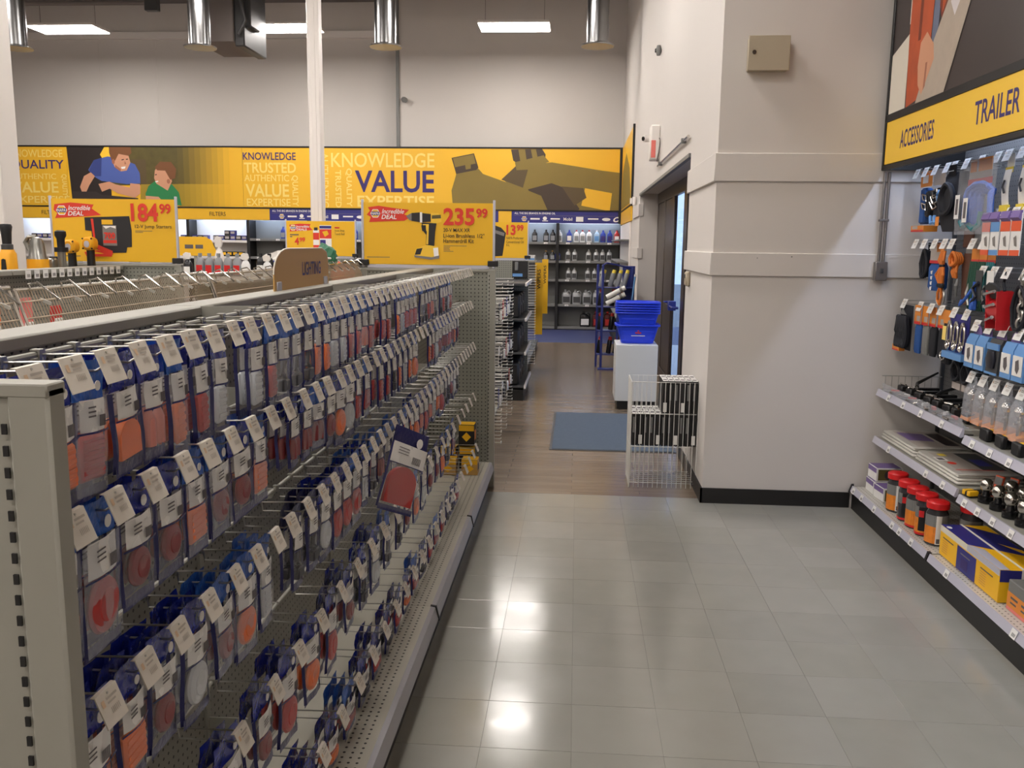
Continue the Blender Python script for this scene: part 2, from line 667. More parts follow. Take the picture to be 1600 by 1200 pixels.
h = part('push_bar', MB().tube([(1.06, 9.2, 1.02), (1.0, 9.2, 1.02), (1.0, 10.2, 1.02), (1.06, 10.2, 1.02)], 0.014, 8).rbox(0.99, 1.07, 9.5, 9.62, 0.97, 1.07), 'rack_blue', d)
struct('ground', MB().box(1.15, 14, 6.96, 40, -0.2, -0.06), 'mid_grey')


# ------------------------------------------------------------------ ceiling lamps and air ducts
def lamp(x, y, z, label, group, off=''):
    t = thing('ceiling_light' + off, label, 'light', (x, y, z), 0, group)
    part('housing', MB().rbox(-0.6, 0.6, -0.3, 0.3, 0.004, 0.05, 0.008), 'white_paint', t)
    part('diffuser' + off, MB().rbox(-0.59, 0.59, -0.29, 0.29, -0.01, 0.004, 0.003), 'led', t)
    for s in (-0.5, 0.5):
        part('hanger', MB().tube([(s, 0, 0.05), (s, 0, 6.3 - z)], 0.004, 6), 'conduit', t)


LAMP_X = (-8.98, -5.1, -1.14)      # the three columns in view
LAMP_PITCH = 3.5                   # from the lamp images mirrored in the floor
for x, w_ in zip(LAMP_X, ('near the wide white column', 'beside the dark air handler', 'close to the bright entrance wall')):
    lamp(x, 15.5, 5.27, 'bright rectangular ceiling panel light ' + w_ + ', by the back wall', 'panel lights near the back wall')
for k in range(1, 6):
    for x in LAMP_X:
        lamp(x, 15.5 - LAMP_PITCH * k, 5.27, 'rectangular bright ceiling panel light over the aisles', 'panel lights over the aisles', '_offscreen')
for x, y, w_ in ((-5.55, 13, 'next to the dark air handler'), (-2.81, 13, 'in front of the back wall seam'), (0.22, 13, 'by the bright entrance wall'), (-8.35, 13, 'beside the wide white column')):
    t = thing('air_duct', 'shiny round metal drop duct ' + w_, 'duct', (x, y, 4.42), 0, 'round drop ducts')
    part('pipe', MB().loft([(0.04, 0.155, 0.155, 2), (1.88, 0.155, 0.155, 2)], 24), 'galvanised', t)
    part('flange', MB().loft([(0.0, 0.12, 0.12, 2), (0.0, 0.23, 0.23, 2), (0.02, 0.235, 0.235, 2), (0.045, 0.16, 0.16, 2)], 24), 'galvanised', t)
    part('seam', MB().loft([(0.9, 0.16, 0.16, 2), (0.92, 0.16, 0.16, 2)], 24), 'galvanised', t)
t = thing('air_handler', 'dark grey box of an air handling unit hung below the ceiling', 'air handler', (-5.62, 14.2, 4.72))
part('cabinet', MB().rbox(-0.42, 0.2, -0.25, 0.9, 0, 1.58, 0.01), 'ceiling_grey', t)
part('end_coil', MB().rbox(0.2, 0.36, -0.2, 0.8, -0.06, 1.5, 0.02).rbox(0.22, 0.44, -0.12, 0.3, 0.25, 0.7, 0.02), 'dark_grey', t)
part('pipe', MB().tube([(0.3, -0.3, 0.1), (0.42, -0.3, 0.3), (0.3, -0.3, 0.8), (0.3, -0.3, 1.55)], 0.03, 8), 'dark_grey', t)
t = thing('ceiling_beam', 'long dark steel beam under the ceiling', 'beam', (-6, 15.0, 5.75))
part('flange', MB().box(-8, 5.5, -0.1, 0.1, 0, 0.02).box(-8, 5.5, -0.1, 0.1, 0.34, 0.36), 'ceiling_grey', t)
part('web', MB().box(-8, 5.5, -0.01, 0.01, 0.02, 0.34), 'ceiling_grey', t)
t = thing('sprinkler_pipe', 'thin sprinkler pipe with a small box below the dark ceiling', 'pipe', (-7.0, 14.6, 5.42))
part('pipe', MB().tube([(-5, 0, 0.05), (0, 0, 0.05)], 0.035, 8), 'ceiling_grey', t)
part('junction_box', MB().rbox(-0.12, 0.1, -0.06, 0.06, -0.08, 0.14, 0.01), 'dark_grey', t)
for q in (-0.01, -3):
    part('hanger', MB().tube([(q, 0, 0.09), (q, 0, 0.88)], 0.01, 6), 'dark_grey', t)


def steel_column(x, y, w_, label):
    t = thing('steel_column', label, 'column', (x, y, 0))
    a = w_ / 2
    part('shaft', MB().rbox(-a, a, -a, a, 0.012, 6.29, 0.012), 'white_paint', t)
    part('edge_strip', MB().rbox(-a * 0.35, a * 0.35, -a - 0.006, -a + 0.004, 0.05, 6.28, 0.003), 'white_paint', t)
    part('base_plate', MB().rbox(-a - 0.05, a + 0.05, -a - 0.05, a + 0.05, 0.0, 0.014, 0.002), 'white_paint', t)


steel_column(-3.23, 10.9, 0.15, 'slim white steel column behind the tan aisle sign')
steel_column(-5.42, 8.0, 0.28, 'wide white steel column beside the power tools')

# small fixtures on the walls
t = thing('wall_cabinet', 'small beige metal box with a round lock high on the pillar', 'cabinet', (1.11, 5.62, 2.797))
part('body', MB().rbox(-0.115, 0.122, -0.075, 0, -0.095, 0.095, 0.004), 'box_cabinet', t)
part('door', MB().rbox(-0.122, 0.122, -0.085, -0.075, -0.1, 0.1, 0.003), 'box_cabinet', t)
part('lock', MB().tube([(-0.088, -0.086, 0.004), (-0.088, -0.092, 0.004)], 0.012, 14), 'bronze', t)
t = thing('outlet_box', 'grey electrical box with conduit on the pillar by the display', 'outlet', (1.862, 5.60, 1.52))
part('box', MB().rbox(-0.036, 0.036, -0.045, 0.0, -0.058, 0.058, 0.004), 'conduit', t)
part('switch', MB().rbox(-0.01, 0.01, -0.054, -0.045, -0.012, 0.016, 0.002), 'dark_grey', t)
part('conduit_pipe', MB().tube([(-0.012, -0.014, 0.055), (-0.012, -0.014, 0.595)], 0.009, 8).tube([(0.016, -0.014, 0.055), (0.016, -0.014, 0.595)], 0.009, 8), 'conduit', t)
part('strap', MB().rbox(-0.028, 0.03, -0.026, 0.0, 0.3, 0.315, 0.002), 'conduit', t)
t = thing('exit_sign', 'white exit and emergency light box above the entrance', 'exit sign', (0.85, 9.8, 2.56))
part('housing', MB().rbox(-0.1, 0, -0.16, 0.06, 0, 0.36, 0.012), 'white_paint', t)
part('red_face', MB().rbox(-0.093, -0.045, -0.163, -0.158, 0.02, 0.2, 0.002), 'exit_red', t)
part('cable', MB().tube([(-0.04, 0.02, 0.3), (0.0, -0.2, 0.2), (-0.02, -0.25, 0.06), (-0.03, -0.2, -0.02)], 0.008, 6), 'conduit', t)
t = thing('security_camera', 'tiny white wall camera next to the exit sign', 'camera', (0.85, 10.35, 2.86))
part('body', MB().tube([(-0.02, 0, 0), (-0.13, -0.06, -0.01)], 0.04, 14), 'white_paint', t)
part('lens', MB().tube([(-0.128, -0.06, -0.01), (-0.14, -0.066, -0.011)], 0.024, 12), 'black_gloss', t)
part('mount', MB().rbox(-0.02, 0, -0.05, 0.05, -0.05, 0.05, 0.006), 'white_paint', t)
t = thing('motion_sensor', 'small grey motion sensor high on the bright entrance wall', 'sensor', (0.85, 9.9, 3.72))
part('body', MB().loft([(-0.05, 0.02, 0.03, 2), (0, 0.035, 0.045, 2), (0.05, 0.02, 0.03, 2)], 12), 'mid_grey', t, (-0.03, 0, 0))
part('eye', MB().rbox(-0.07, -0.05, -0.02, 0.02, -0.02, 0.02, 0.006), 'black', t)
t = thing('door_conduit', 'thin metal rod running along the top of the entrance', 'pipe', (0.83, 9.0, 2.47))
part('rod', MB().tube([(0, 0.6, 0.02), (0, -2.0, 0.02)], 0.012, 6), 'chrome', t)
for q in (0.3, -1.7):
    part('clip', MB().rbox(-0.02, 0.02, q, q + 0.03, 0, 0.04, 0.003), 'mid_grey', t)
t = thing('keypad', 'small cream keypad on the edge of the entrance wall', 'keypad', (0.85, 6.72, 1.36))
part('body', MB().rbox(-0.035, 0, -0.05, 0.05, 0, 0.11, 0.012), 'box_cabinet', t)
part('button_plate', MB().rbox(-0.04, -0.034, -0.03, 0.03, 0.06, 0.09, 0.003), 'dark_grey', t)
t = thing('wall_sounder', 'round white sounder on the wall below the side graphic', 'alarm', (0.85, 13.2, 2.3))
part('base', MB().loft([(-0.06, 0.03, 0.05, 2), (0.06, 0.03, 0.05, 2)], 14), 'white_paint', t, (-0.03, 0, 0))
part('cover', MB().loft([(-0.04, 0.025, 0.035, 2), (0.04, 0.025, 0.035, 2)], 14), 'white_paint', t, (-0.07, 0, 0))
t = thing('wall_camera', 'tiny white camera at the seam of the back wall', 'camera', (-3.45, 17.6, 4.42))
part('mount', MB().rbox(-0.03, 0.03, -0.03, 0, -0.05, 0.05, 0.005), 'mid_grey', t)
part('body', MB().tube([(0, -0.03, 0), (0.05, -0.13, -0.03)], 0.05, 12), 'mid_grey', t)


# ------------------------------------------------------------------ the lighting gondola along the left of the aisle
RAILS = ((1.493, 'top'), (1.283, 'second'), (1.015, 'third'), (0.70, 'fourth'), (0.362, 'lowest'))
RX = -0.78
BAYS = (0.955, 2.17, 3.385, 4.6, 5.81)


def end_panel(parent, x0, x1, y, top, sheet):
    """a perforated end sheet with an edge post on either side; the slots of the posts are sub-parts"""
    p = world_part('end_panel', MB().rbox(x0 + 0.03, x1 - 0.03, y + 0.006, y + 0.028, 0.02, top - 0.012, 0.002), sheet, parent)
    for a, b_ in ((x0, x0 + 0.05), (x1 - 0.05, x1)):
        q = world_part('post', MB().rbox(a, b_, y, y + 0.035, 0.0, top, 0.004), 'gondola', parent)
        m_ = MB()
        xs = b_ - 0.043 if a == x0 else a + (0.008 if sheet != 'gondola' else -0.004)
        z = 0.12
        while z < top - 0.04:
            m_.box(xs - 0.003, xs + 0.003, y - 0.0006, y + 0.002, z, z + 0.012)
            z += 0.0254
        o = part('slots', m_, 'black', q)
        o['kind'] = 'stuff'
    world_part('top_strip', MB().rbox(x0, x1, y - 0.001, y + 0.036, top - 0.012, top + 0.004, 0.002), 'gondola', parent)


G1 = thing('gondola_shelf', 'long olive grey pegboard gondola with five rails of hanging lamps', 'shelving', (-1.0, 3.4, 0))
end_panel(G1, -1.45, -0.585, 0.92, 1.495, 'gondola')
end_panel(G1, -1.45, -0.535, 5.81, 1.484, 'gondola_peg_y')
for i in range(4):
    a, b_ = BAYS[i], BAYS[i + 1]
    world_part('back_panel', MB().box(-1.012, -0.988, a + 0.001, b_ - 0.001, 0.15, 1.47), 'gondola_peg_x', G1)
    world_part('top_cap', MB().rbox(-1.05, -0.95, a + 0.001, b_ - 0.001, 1.468, 1.494, 0.004), 'gondola', G1)
    world_part('base_deck', MB().box(-0.988, -0.562, a + 0.001, b_ - 0.001, 0.165, 0.18), 'deck_holes', G1)
    q = world_part('price_rail', MB().prism([(-0.566, 0.182), (-0.548, 0.178), (-0.535, 0.128), (-0.545, 0.122), (-0.566, 0.16)], 1, a + 0.004, b_ - 0.004), 'rail_grey', G1)
    world_part('kick_plate', MB().box(-0.60, -0.572, a, b_, 0.0, 0.14), 'black_cove', G1)
    for z, nm in RAILS:
        world_part('hook_rail', MB().tube([(RX, a + 0.004, z), (RX, b_ - 0.004, z)], 0.0048, 8), 'gondola', G1)
for y in BAYS:
    for z, nm in RAILS:
        yy = min(max(y, 0.96), 5.803)
        world_part('bracket', MB().prism([(-0.99, z - 0.075), (-0.99, z + 0.0), (RX - 0.004, z + 0.004), (RX + 0.006, z - 0.004), (RX - 0.004, z - 0.022)], 1, yy - 0.002, yy + 0.002), 'gondola', G1)
for y in (2.17, 3.385, 4.6):
    world_part('rail_joint', MB().prism([(-0.568, 0.186), (-0.543, 0.182), (-0.53, 0.122), (-0.568, 0.122)], 1, y - 0.006, y + 0.006), 'black', G1)
for y in BAYS[1:4]:
    world_part('upright', MB().rbox(-1.02, -0.98, y - 0.012, y + 0.012, 0.16, 1.466, 0.002), 'gondola', G1)


def hook_proto(L, drop, tw, th, wire='wire_zinc', pm='paper'):
    """a double-wire display hook along +x from its clip at the origin, with a tilted price tag on its end"""
    w_ = MB().box(-0.006, 0.009, -0.007, 0.007, 0.0052, 0.0078).box(0.0055, 0.009, -0.007, 0.007, -0.008, 0.0052).box(-0.006, 0.0055, -0.007, 0.007, -0.008, -0.0054)
    w_.tube([(0.008, 0, 0), (L, 0, 0.003), (L + 0.006, 0, 0.006)], 0.0019, 6)
    w_.tube([(0.0085, 0, -0.004), (0.011, 0, -drop), (L - 0.012, 0, -drop), (L - 0.002, 0, -drop + 0.006)], 0.0021, 6)
    wm = w_.mesh('wire', wire)
    g = MB()
    a = math.radians(21)

    def f(u, v):
        t_ = v * th
        if v < 0.12:
            x, z = L - 0.004 + t_, 0.010
        else:
            x, z = L - 0.004 + 0.12 * th + (t_ - 0.12 * th) * math.sin(a), 0.010 - (t_ - 0.12 * th) * math.cos(a)
        return (x, (u - 0.5) * tw, z)
    n0 = len(g.v)
    g.grid(f, 1, 8)
    g.v += [(x - 0.0016, y, z - 0.001) for x, y, z in g.v[n0:]]
    k = len(g.v) // 2
    g.add([], [])
    for i in range(8):
        j = 2 * i
        for q in ((j + k, j + 2 + k, j + 3 + k, j + 1 + k), (j, j + 2, j + 2 + k, j + k), (j + 1, j + 1 + k, j + 3 + k, j + 3)):
            g.f.append(q)
            g.m.append(0)
    g.f.append((0, k, k + 1, 1)); g.m.append(0)
    g.f.append((16, 17, k + 17, k + 16)); g.m.append(0)
    nx, nz = math.cos(a) * 0.0008, math.sin(a) * 0.0008

    def mark(u0, u1, v0, v1, mi):
        ps = [f(u, v) for u, v in ((u0, v0), (u1, v0), (u1, v1), (u0, v1))]
        g.add([(x + nx, y, z + nz) for x, y, z in ps], [(0, 1, 2, 3)], mi)
    mark(0.12, 0.26, 0.30, 0.48, 2)
    mark(0.36, 0.86, 0.30, 0.36, 1)
    mark(0.36, 0.74, 0.42, 0.47, 1)
    for i in range(6):
        mark(0.40 + i * 0.07, 0.43 + i * 0.07, 0.58, 0.74, 1)
    tmsh = g.mesh('price_tag', [pm, 'ink_faint', 'ink_tan'], smooth=False)
    return wm, tmsh


HOOK = hook_proto(0.1, 0.022, 0.054, 0.057)
HOOKS = (HOOK, HOOK, hook_proto(0.12, 0.022, 0.054, 0.057), hook_proto(0.135, 0.022, 0.054, 0.057), hook_proto(0.15, 0.022, 0.054, 0.057))
HLEN = (0.1, 0.1, 0.12, 0.135, 0.15)
HOOKB = hook_proto(0.28, 0.02, 0.068, 0.066, 'wire_zinc', 'paper_white')


def hook(kind, loc, rz, label, group, tagged=True):
    t = thing('peg_hook', label, 'hook', loc, rz, group)
    link('wire', kind[0], t)
    if tagged:
        link('price_tag', kind[1], t)
    return t


# bags: header card of foil, white label, clear pouch, coloured lamp inside
def lamp_mesh(shape, w_, zt, zb, col):
    m_ = MB()
    zc, hz, hy = (zt + zb) / 2, (zt - zb) / 2, w_ / 2
    if shape in ('oval', 'round'):
        if shape == 'round':
            hy = hz = min(hy, hz)
        m_.loft([(-0.006, hy * 0.96, hz * 0.96, 2), (-0.002, hy, hz, 2), (0.003, hy * 0.93, hz * 0.93, 2), (0.006, hy * 0.7, hz * 0.7, 2), (0.007, hy * 0.3, hz * 0.3, 2)], 22)
        m_.loft([(-0.009, hy * 0.7, hz * 0.7, 2), (-0.006, hy * 0.7, hz * 0.7, 2)], 16, mi=1)
        m_.loft([(0.005, hy * 0.62, hz * 0.62, 2), (0.008, hy * 0.55, hz * 0.55, 2)], 18)
        m_.xf(Matrix(((0, 0, 1, 0.006), (1, 0, 0, 0), (0, 1, 0, zc), (0, 0, 0, 1))))
    elif shape == 'dome':
        m_.prism([(-hy, zb)] + [(hy * math.cos(math.pi - math.pi * i / 12), zb + 2 * hz * (0.55 + 0.45 * math.sin(math.pi * i / 12))) for i in range(13)] + [(hy, zb)], 0, -0.005, 0.009)
    elif shape == 'plug':
        m_.tube([(0.004, 0, zt), (0.006, -hy * 0.4, zc + 0.01), (0.004, hy * 0.5, zc - 0.01), (0.004, 0, zb)], 0.006, 8)
        m_.rbox(-0.004, 0.014, -hy * 0.7, hy * 0.7, zb, zb + hz * 0.8, 0.004)
        m_.tube([(0.004, hy * 0.6, zt), (0.004, -hy * 0.6, zc)], 0.004, 6)
    elif shape == 'twin':
        for s in (-1, 1):
            m_.loft([(zb, 0.009, hy * 0.40, 2), (zt - hz * 0.5, 0.0095, hy * 0.42, 2), (zt, 0.005, hy * 0.2, 2)], 14, 0.004, s * hy * 0.48)
    else:
        m_.rbox(-0.005, 0.009, -hy, hy, zb, zt, 0.005)
        for i in range(4):
            z = zb + (zt - zb) * (0.15 + 0.2 * i)
            m_.rbox(0.008, 0.0104, -hy * 0.86, hy * 0.86, z, z + (zt - zb) * 0.12, 0.001)
    if len(set(m_.m)) > 1:
        return m_.mesh('lamp', [col, 'lens_black'])
    return m_.mesh('lamp', col)


def bag_meshes(seed, w_, h_, shape, col, foil='foil_blue', label=True, fm='film_clear', lw=0.78):
    r_ = random.Random(seed)
    hd = 0.042
    ph = [r_.uniform(0, 6.28) for _ in range(6)]

    def wob(u, v, k):
        return k * (math.sin(5 * u + ph[0]) * math.sin(4 * v + ph[1]) + 0.6 * math.sin(11 * u + ph[2] + 3 * v) + 0.4 * math.sin(9 * v + ph[3]))
    H = MB()
    H.grid(lambda u, v: (wob(u, v, 0.0022), (u - 0.5) * w_, 0.016 - v * (hd + 0.016)), 8, 5)
    H.grid(lambda u, v: (wob(u, v, 0.0022) - 0.004 * (0.2 + v), (u - 0.5) * w_, 0.016 - v * (hd + 0.016)), 8, 5)
    n0 = len(H.v)
    H.loft([(0.0, w_ * 0.09, w_ * 0.09, 2), (0.001, w_ * 0.09, w_ * 0.09, 2)], 12, mi=1)
    H.xf(Matrix(((0, 0, 1, 0.0055), (1, 0, 0, w_ * 0.22), (0, 1, 0, -0.022), (0, 0, 0, 1))), n0)
    out = [('header', H.mesh('header', [foil, 'white_ink'], fix=False))]
    b_ = lambda u, v: 0.009 * math.sin(math.pi * min(1, max(0, u))) * math.sin(math.pi * min(1, 0.15 + 0.8 * v)) ** 0.7
    F = MB()
    F.grid(lambda u, v: (b_(u, v) + 0.006 + wob(u * 1.6, v * 1.8, 0.0010), (u - 0.5) * w_, -hd - v * (h_ - hd)), 10, 12)
    out.append(('pouch', F.mesh('pouch', fm, fix=False)))
    Tm = MB()
    for s in (-1, 1):
        Tm.grid(lambda u, v: (-0.003 + wob(s * 0.5, v, 0.002) + 0.006 * u, s * (w_ / 2 - 0.006 * u), -hd - v * (h_ - hd)), 1, 8)
    Tm.grid(lambda u, v: (wob(u, 1, 0.002) + 0.002, (u - 0.5) * w_, -h_ + 0.012 - 0.02 * v), 6, 1)
    out.append(('seam', Tm.mesh('seam', 'foil_navy', fix=False)))
    lt = hd - 0.002
    lb = lt + (0.26 * h_ if label else 0)
    if label:
        L_ = MB()
        L_.grid(lambda u, v: (0.007 + b_(u, v * 0.3) * 0.9 + wob(u, v, 0.0008), (u - 0.5) * w_ * lw, -lt - v * (lb - lt)), 6, 4)
        for i in range(9):
            y = w_ * lw * (0.06 + 0.028 * i)
            L_.box(0.0162, 0.0166, y, y + w_ * 0.012, -lt - (lb - lt) * 0.86, -lt - (lb - lt) * 0.5, 1)
        for i in range(3):
            z = -lt - (lb - lt) * (0.25 + 0.14 * i)
            L_.box(0.0162, 0.0166, -w_ * lw * 0.38, -w_ * lw * 0.08, z, z + 0.0025, 1)
        L_.grid(lambda u, v: (0.0085 + b_(u, 0.3) * 0.9, (u - 0.5) * w_, -lb - 0.003 * v), 4, 1, 2)
        out.append(('label_card', L_.mesh('label_card', ['paper_white', 'ink', 'foil_navy'], fix=False)))
    out.append(('lamp', lamp_mesh(shape, w_ * (0.8 if shape != 'bar' else 0.55), -lb - 0.006, -h_ + 0.02, col)))
    return out


SPEC = {
    'orange_rect': (0.084, 0.18, 'rect', 'lens_orange', 'orange rectangular lamp'),
    'red_rect': (0.084, 0.18, 'rect', 'lens_red', 'red rectangular lamp'),
    'orange_dome': (0.084, 0.17, 'dome', 'lens_orange', 'orange domed lamp'),
    'red_bar': (0.062, 0.19, 'bar', 'lens_red', 'long red bar lamp'),
    'orange_bar': (0.06, 0.19, 'bar', 'lens_orange', 'long orange bar lamp'),
    'pink_twin': (0.08, 0.17, 'twin', 'lens_pink', 'pair of pale red marker lamps'),
    'red_round': (0.105, 0.18, 'round', 'lens_dark_red', 'dark red round lamp'),
    'orange_oval': (0.112, 0.2, 'oval', 'lens_orange', 'orange oval lamp'),
    'red_oval': (0.112, 0.21, 'oval', 'lens_red', 'red oval lamp'),
    'clear_bar': (0.08, 0.19, 'bar', 'lens_clear', 'clear lamp strip'),
    'black_plug': (0.085, 0.19, 'plug', 'lens_black', 'black wiring plug'),
    'red_twin': (0.09, 0.16, 'twin', 'lens_dark_red', 'pair of dark red bulbs'),
    'clear_round': (0.11, 0.2, 'round', 'lens_clear', 'clear round lamp'),
    'red_small': (0.12, 0.142, 'rect', 'lens_red', 'small red marker lamp'),
    'black_small': (0.12, 0.142, 'plug', 'lens_black', 'small black plug'),
    'orange_small': (0.12, 0.142, 'oval', 'lens_orange', 'small orange oval lamp'),
}
BAG = {}
for i, (k, (w_, h_, sh, col, txt)) in enumerate(SPEC.items()):
    BAG[k] = [bag_meshes(100 * i + q, w_, h_, sh, col, ('foil_blue', 'foil_blue', 'foil_sky')[q] if k != 'black_plug' else ('foil_navy', 'foil_blue', 'foil_sky')[q], True, 'film_clear' if q < 2 else 'film_thick') for q in range(3)]


def bag(kind, var, loc, rx, rz, rail):
    t = thing('lamp_bag', '%s in a clear blue-topped bag on the %s lighting rail' % (SPEC[kind][4], rail), 'lamp package', loc, 0, '%s bags on the %s rail' % (SPEC[kind][4], rail))
    t.rotation_euler = (rx, 0, rz)
    for nm, me in BAG[kind][var]:
        link(nm, me, t)


FIRST = {0: ['red_rect', 'orange_rect', 'red_rect', 'orange_dome', 'pink_twin', 'orange_bar', 'red_bar', 'clear_bar', None, 'clear_bar', 'red_bar', 'black_plug', 'black_plug', 'black_plug', 'orange_bar', 'orange_bar', 'clear_bar', 'clear_bar', 'red_bar', 'red_bar', 'pink_twin', 'red_bar', 'black_plug', 'red_rect', 'red_bar', 'orange_bar'],
         1: ['orange_oval', 'red_oval', 'red_round', 'red_round', 'orange_rect', 'red_round', 'red_round', 'orange_rect', None, 'red_twin', 'red_twin', 'red_twin', 'red_round', 'orange_oval', 'clear_round', 'red_bar', 'red_rect', 'orange_bar', 'red_bar', 'red_bar', 'black_plug', 'orange_bar', 'clear_bar'],
         2: ['orange_oval', 'orange_rect', 'red_round', 'clear_round', 'red_round', 'orange_oval', 'clear_bar', 'black_plug', 'black_plug', 'black_plug', 'clear_round', 'red_oval', 'red_oval', 'red_oval', 'clear_bar', 'black_plug', 'pink_twin', 'black_plug', 'clear_round', 'orange_bar'],
         3: ['orange_oval', 'black_plug', 'orange_oval', 'red_round', 'red_oval', 'orange_oval', 'red_oval', 'red_round', 'black_plug', 'clear_round', 'black_plug'],
         4: ['orange_small', 'red_small', 'black_small', 'red_small', 'red_small', 'orange_small', 'red_small', 'black_small', 'red_small', 'black_small', 'red_small']}
PITCH = (0.090, 0.110, 0.116, 0.185, 0.18)
STOCK = ((1, 3), (2, 3), (2, 3), (2, 3), (2, 3))
FULL = (5.05, 5.2, 5.05, 4.9, 4.95)
rb = random.Random(21)
for ri, (z, nm) in enumerate(RAILS):
    y = (1.03, 1.10, 1.12, 1.2, 1.3)[ri]
    n = 0
    while y < (5.66, 5.68, 5.62, 5.5, 5.6)[ri]:
        for q in BAYS:
            if abs(y - q) < 0.014:
                y = q + 0.018
        lean = rb.gauss(0, 0.03)
        hook(HOOKS[ri], (RX, y, z), lean, 'wire display hook with white price tag on the %s rail of the lighting gondola' % nm, 'hooks on the %s rail' % nm)
        seq = FIRST[ri]
        kind = seq[n] if n < len(seq) else seq[rb.randrange(len(seq))]
        if kind and y < FULL[ri] and rb.random() < 0.95:
            q = rb.randint(*STOCK[ri])
            if y > 2.9:
                q = 1 if y > 3.8 or rb.random() < 0.6 else 2
            var = rb.randrange(3)
            for c in range(q):
                xo = HLEN[ri] - 0.027 - 0.027 * c
                ca, sa = math.cos(lean), math.sin(lean)
                bag(kind, var, (RX + xo * ca, y + xo * sa, z - 0.0235), rb.gauss(0, 0.03), lean + rb.gauss(0, 0.02), nm)
        y += PITCH[ri] * rb.uniform(0.95, 1.08) * (1.0 if kind else 1.2)
        n += 1
# the big bag that has slipped askew on the third rail
t = thing('lamp_bag', 'large tilted clear bag with red lamp and blue header on the third rail', 'lamp package', (-0.565, 3.0, 0.985))
t.rotation_euler = (math.radians(-24), 0, math.radians(-28))
for nm, me in bag_meshes(999, 0.2, 0.27, 'dome', 'lens_red', 'foil_navy', True, 'film_clear', 1.0):
    link(nm, me, t)

# boxed lamps at the far end of the deck
for i, (x, y, z, a, c) in enumerate(((-0.70, 5.66, 0.18, 'black', 'yellow'), (-0.82, 5.66, 0.18, 'black', 'yellow'), (-0.70, 5.66, 0.335, 'black', 'yellow'), (-0.66, 5.50, 0.18, 'tan_board', 'yellow'), (-0.80, 5.49, 0.18, 'tan_board', 'yellow'))):
    tall = a == 'black'
    t = thing('lamp_box', ('black boxed lamp kit with yellow top on the lower deck end' if tall else 'small tan and yellow lamp box on the lower deck end'), 'box', (x, y, z + 0.002), rb.gauss(0, 0.04), 'black lamp boxes by the end panel' if tall else 'tan lamp boxes by the end panel')
    hh = 0.142 if tall else 0.10
    part('carton', MB().rbox(-0.052, 0.052, -0.05, 0.05, 0, hh, 0.002), a, t)
    part('printed_panel', MB().box(-0.05, 0.05, -0.0515, -0.0505, hh * 0.7, hh - 0.004).box(-0.051, 0.051, -0.049, 0.049, hh + 0.0003, hh + 0.001).prism([(0, hh * 0.2), (0.03, hh * 0.42), (0, hh * 0.64), (-0.03, hh * 0.42)], 1, -0.052, -0.051), c, t)
    part('window', MB().box(0.0521, 0.053, -0.03, 0.03, hh * 0.25, hh * 0.7), 'jar_orange' if tall else 'black', t)

# the aisle sign on top of the cap
t = thing('aisle_sign', 'tan rounded aisle sign reading lighting, standing on the gondola cap', 'sign', (-1.0, 2.85, 1.494))
p0 = [(-0.0, 0.0), (0.0, 0.055)] + [(0.145 - 0.145 * math.cos(math.radians(a)), 0.055 + 0.085 * math.sin(math.radians(a))) for a in range(15, 91, 15)] + [(0.56, 0.14), (0.62, 0.125), (0.64, 0.09), (0.64, 0.0)]
part('board', MB().prism(p0, 0, -0.002, 0.002), 'tan_board', t)
part('edge_band', MB().tube([(0, p, q) for p, q in p0[1:-1]], 0.0026, 6), 'cream_print', t)
f = Face((0.0022, 0.0, 0.14), (0, 1, 0), (1, 0, 0))
f.text('LIGHTING', 0.30, 0.048, 0.53, 0.098, 'navy_ink', 0.02)
o = f.build('lettering', t)
o.matrix_parent_inverse = Matrix()
for yy in (0.02, 0.57):
    part('clip', MB().rbox(-0.006, 0.006, yy, yy + 0.045, -0.001, 0.03, 0.002), 'clip_clear', t)


# ------------------------------------------------------------------ the accessories display along the right of the aisle
G3 = thing('gondola_shelf', 'grey wall display of trailer accessories with lit canopy and yellow fascia', 'shelving', (2.1, 3.5, 0))
BX = 2.30
RB = ((4.35, 5.58), (3.12, 4.33), (1.9, 3.10))
for i, (a, b_) in enumerate(RB):
    world_part('back_panel', MB().box(BX, BX + 0.03, a, b_, 0.12, 2.3), 'grey_peg_x', G3)
    world_part('base_deck', MB().rbox(1.80, BX - 0.002, a, b_, 0.13, 0.15, 0.002), 'deck_holes_right', G3)
    world_part('price_rail', MB().prism([(1.80, 0.153), (1.793, 0.156), (1.78, 0.118), (1.79, 0.112), (1.80, 0.118)], 1, a + 0.004, b_ - 0.004), 'lip_lavender', G3)
    world_part('kick_plate', MB().box(1.80, 1.83, a - 0.005, b_ + 0.015, 0.0, 0.13), 'black_cove', G3)
    for z in ((0.785, 0.483), (0.761, 0.464), (0.761, 0.464))[i]:
        world_part('shelf', MB().rbox(1.915, BX - 0.002, a + 0.003, b_ - 0.003, z - 0.022, z, 0.002).box(1.96, BX - 0.01, a + 0.003, a + 0.006, z - 0.06, z - 0.02).box(1.96, BX - 0.01, b_ - 0.006, b_ - 0.003, z - 0.06, z - 0.02), 'gondola', G3)
        world_part('price_rail', MB().prism([(1.915, z + 0.003), (1.906, z + 0.004), (1.893, z - 0.036), (1.902, z - 0.042), (1.915, z - 0.036)], 1, a + 0.004, b_ - 0.004), 'lip_lavender', G3)
    world_part('upright', MB().rbox(BX - 0.02, BX + 0.03, b_ - 0.003, b_ + 0.017, 0, 2.3, 0.002), 'dark_grey', G3)
world_part('rail_joint', MB().prism([(1.803, 0.16), (1.79, 0.16), (1.776, 0.114), (1.803, 0.11)], 1, 4.33, 4.352), 'black', G3)
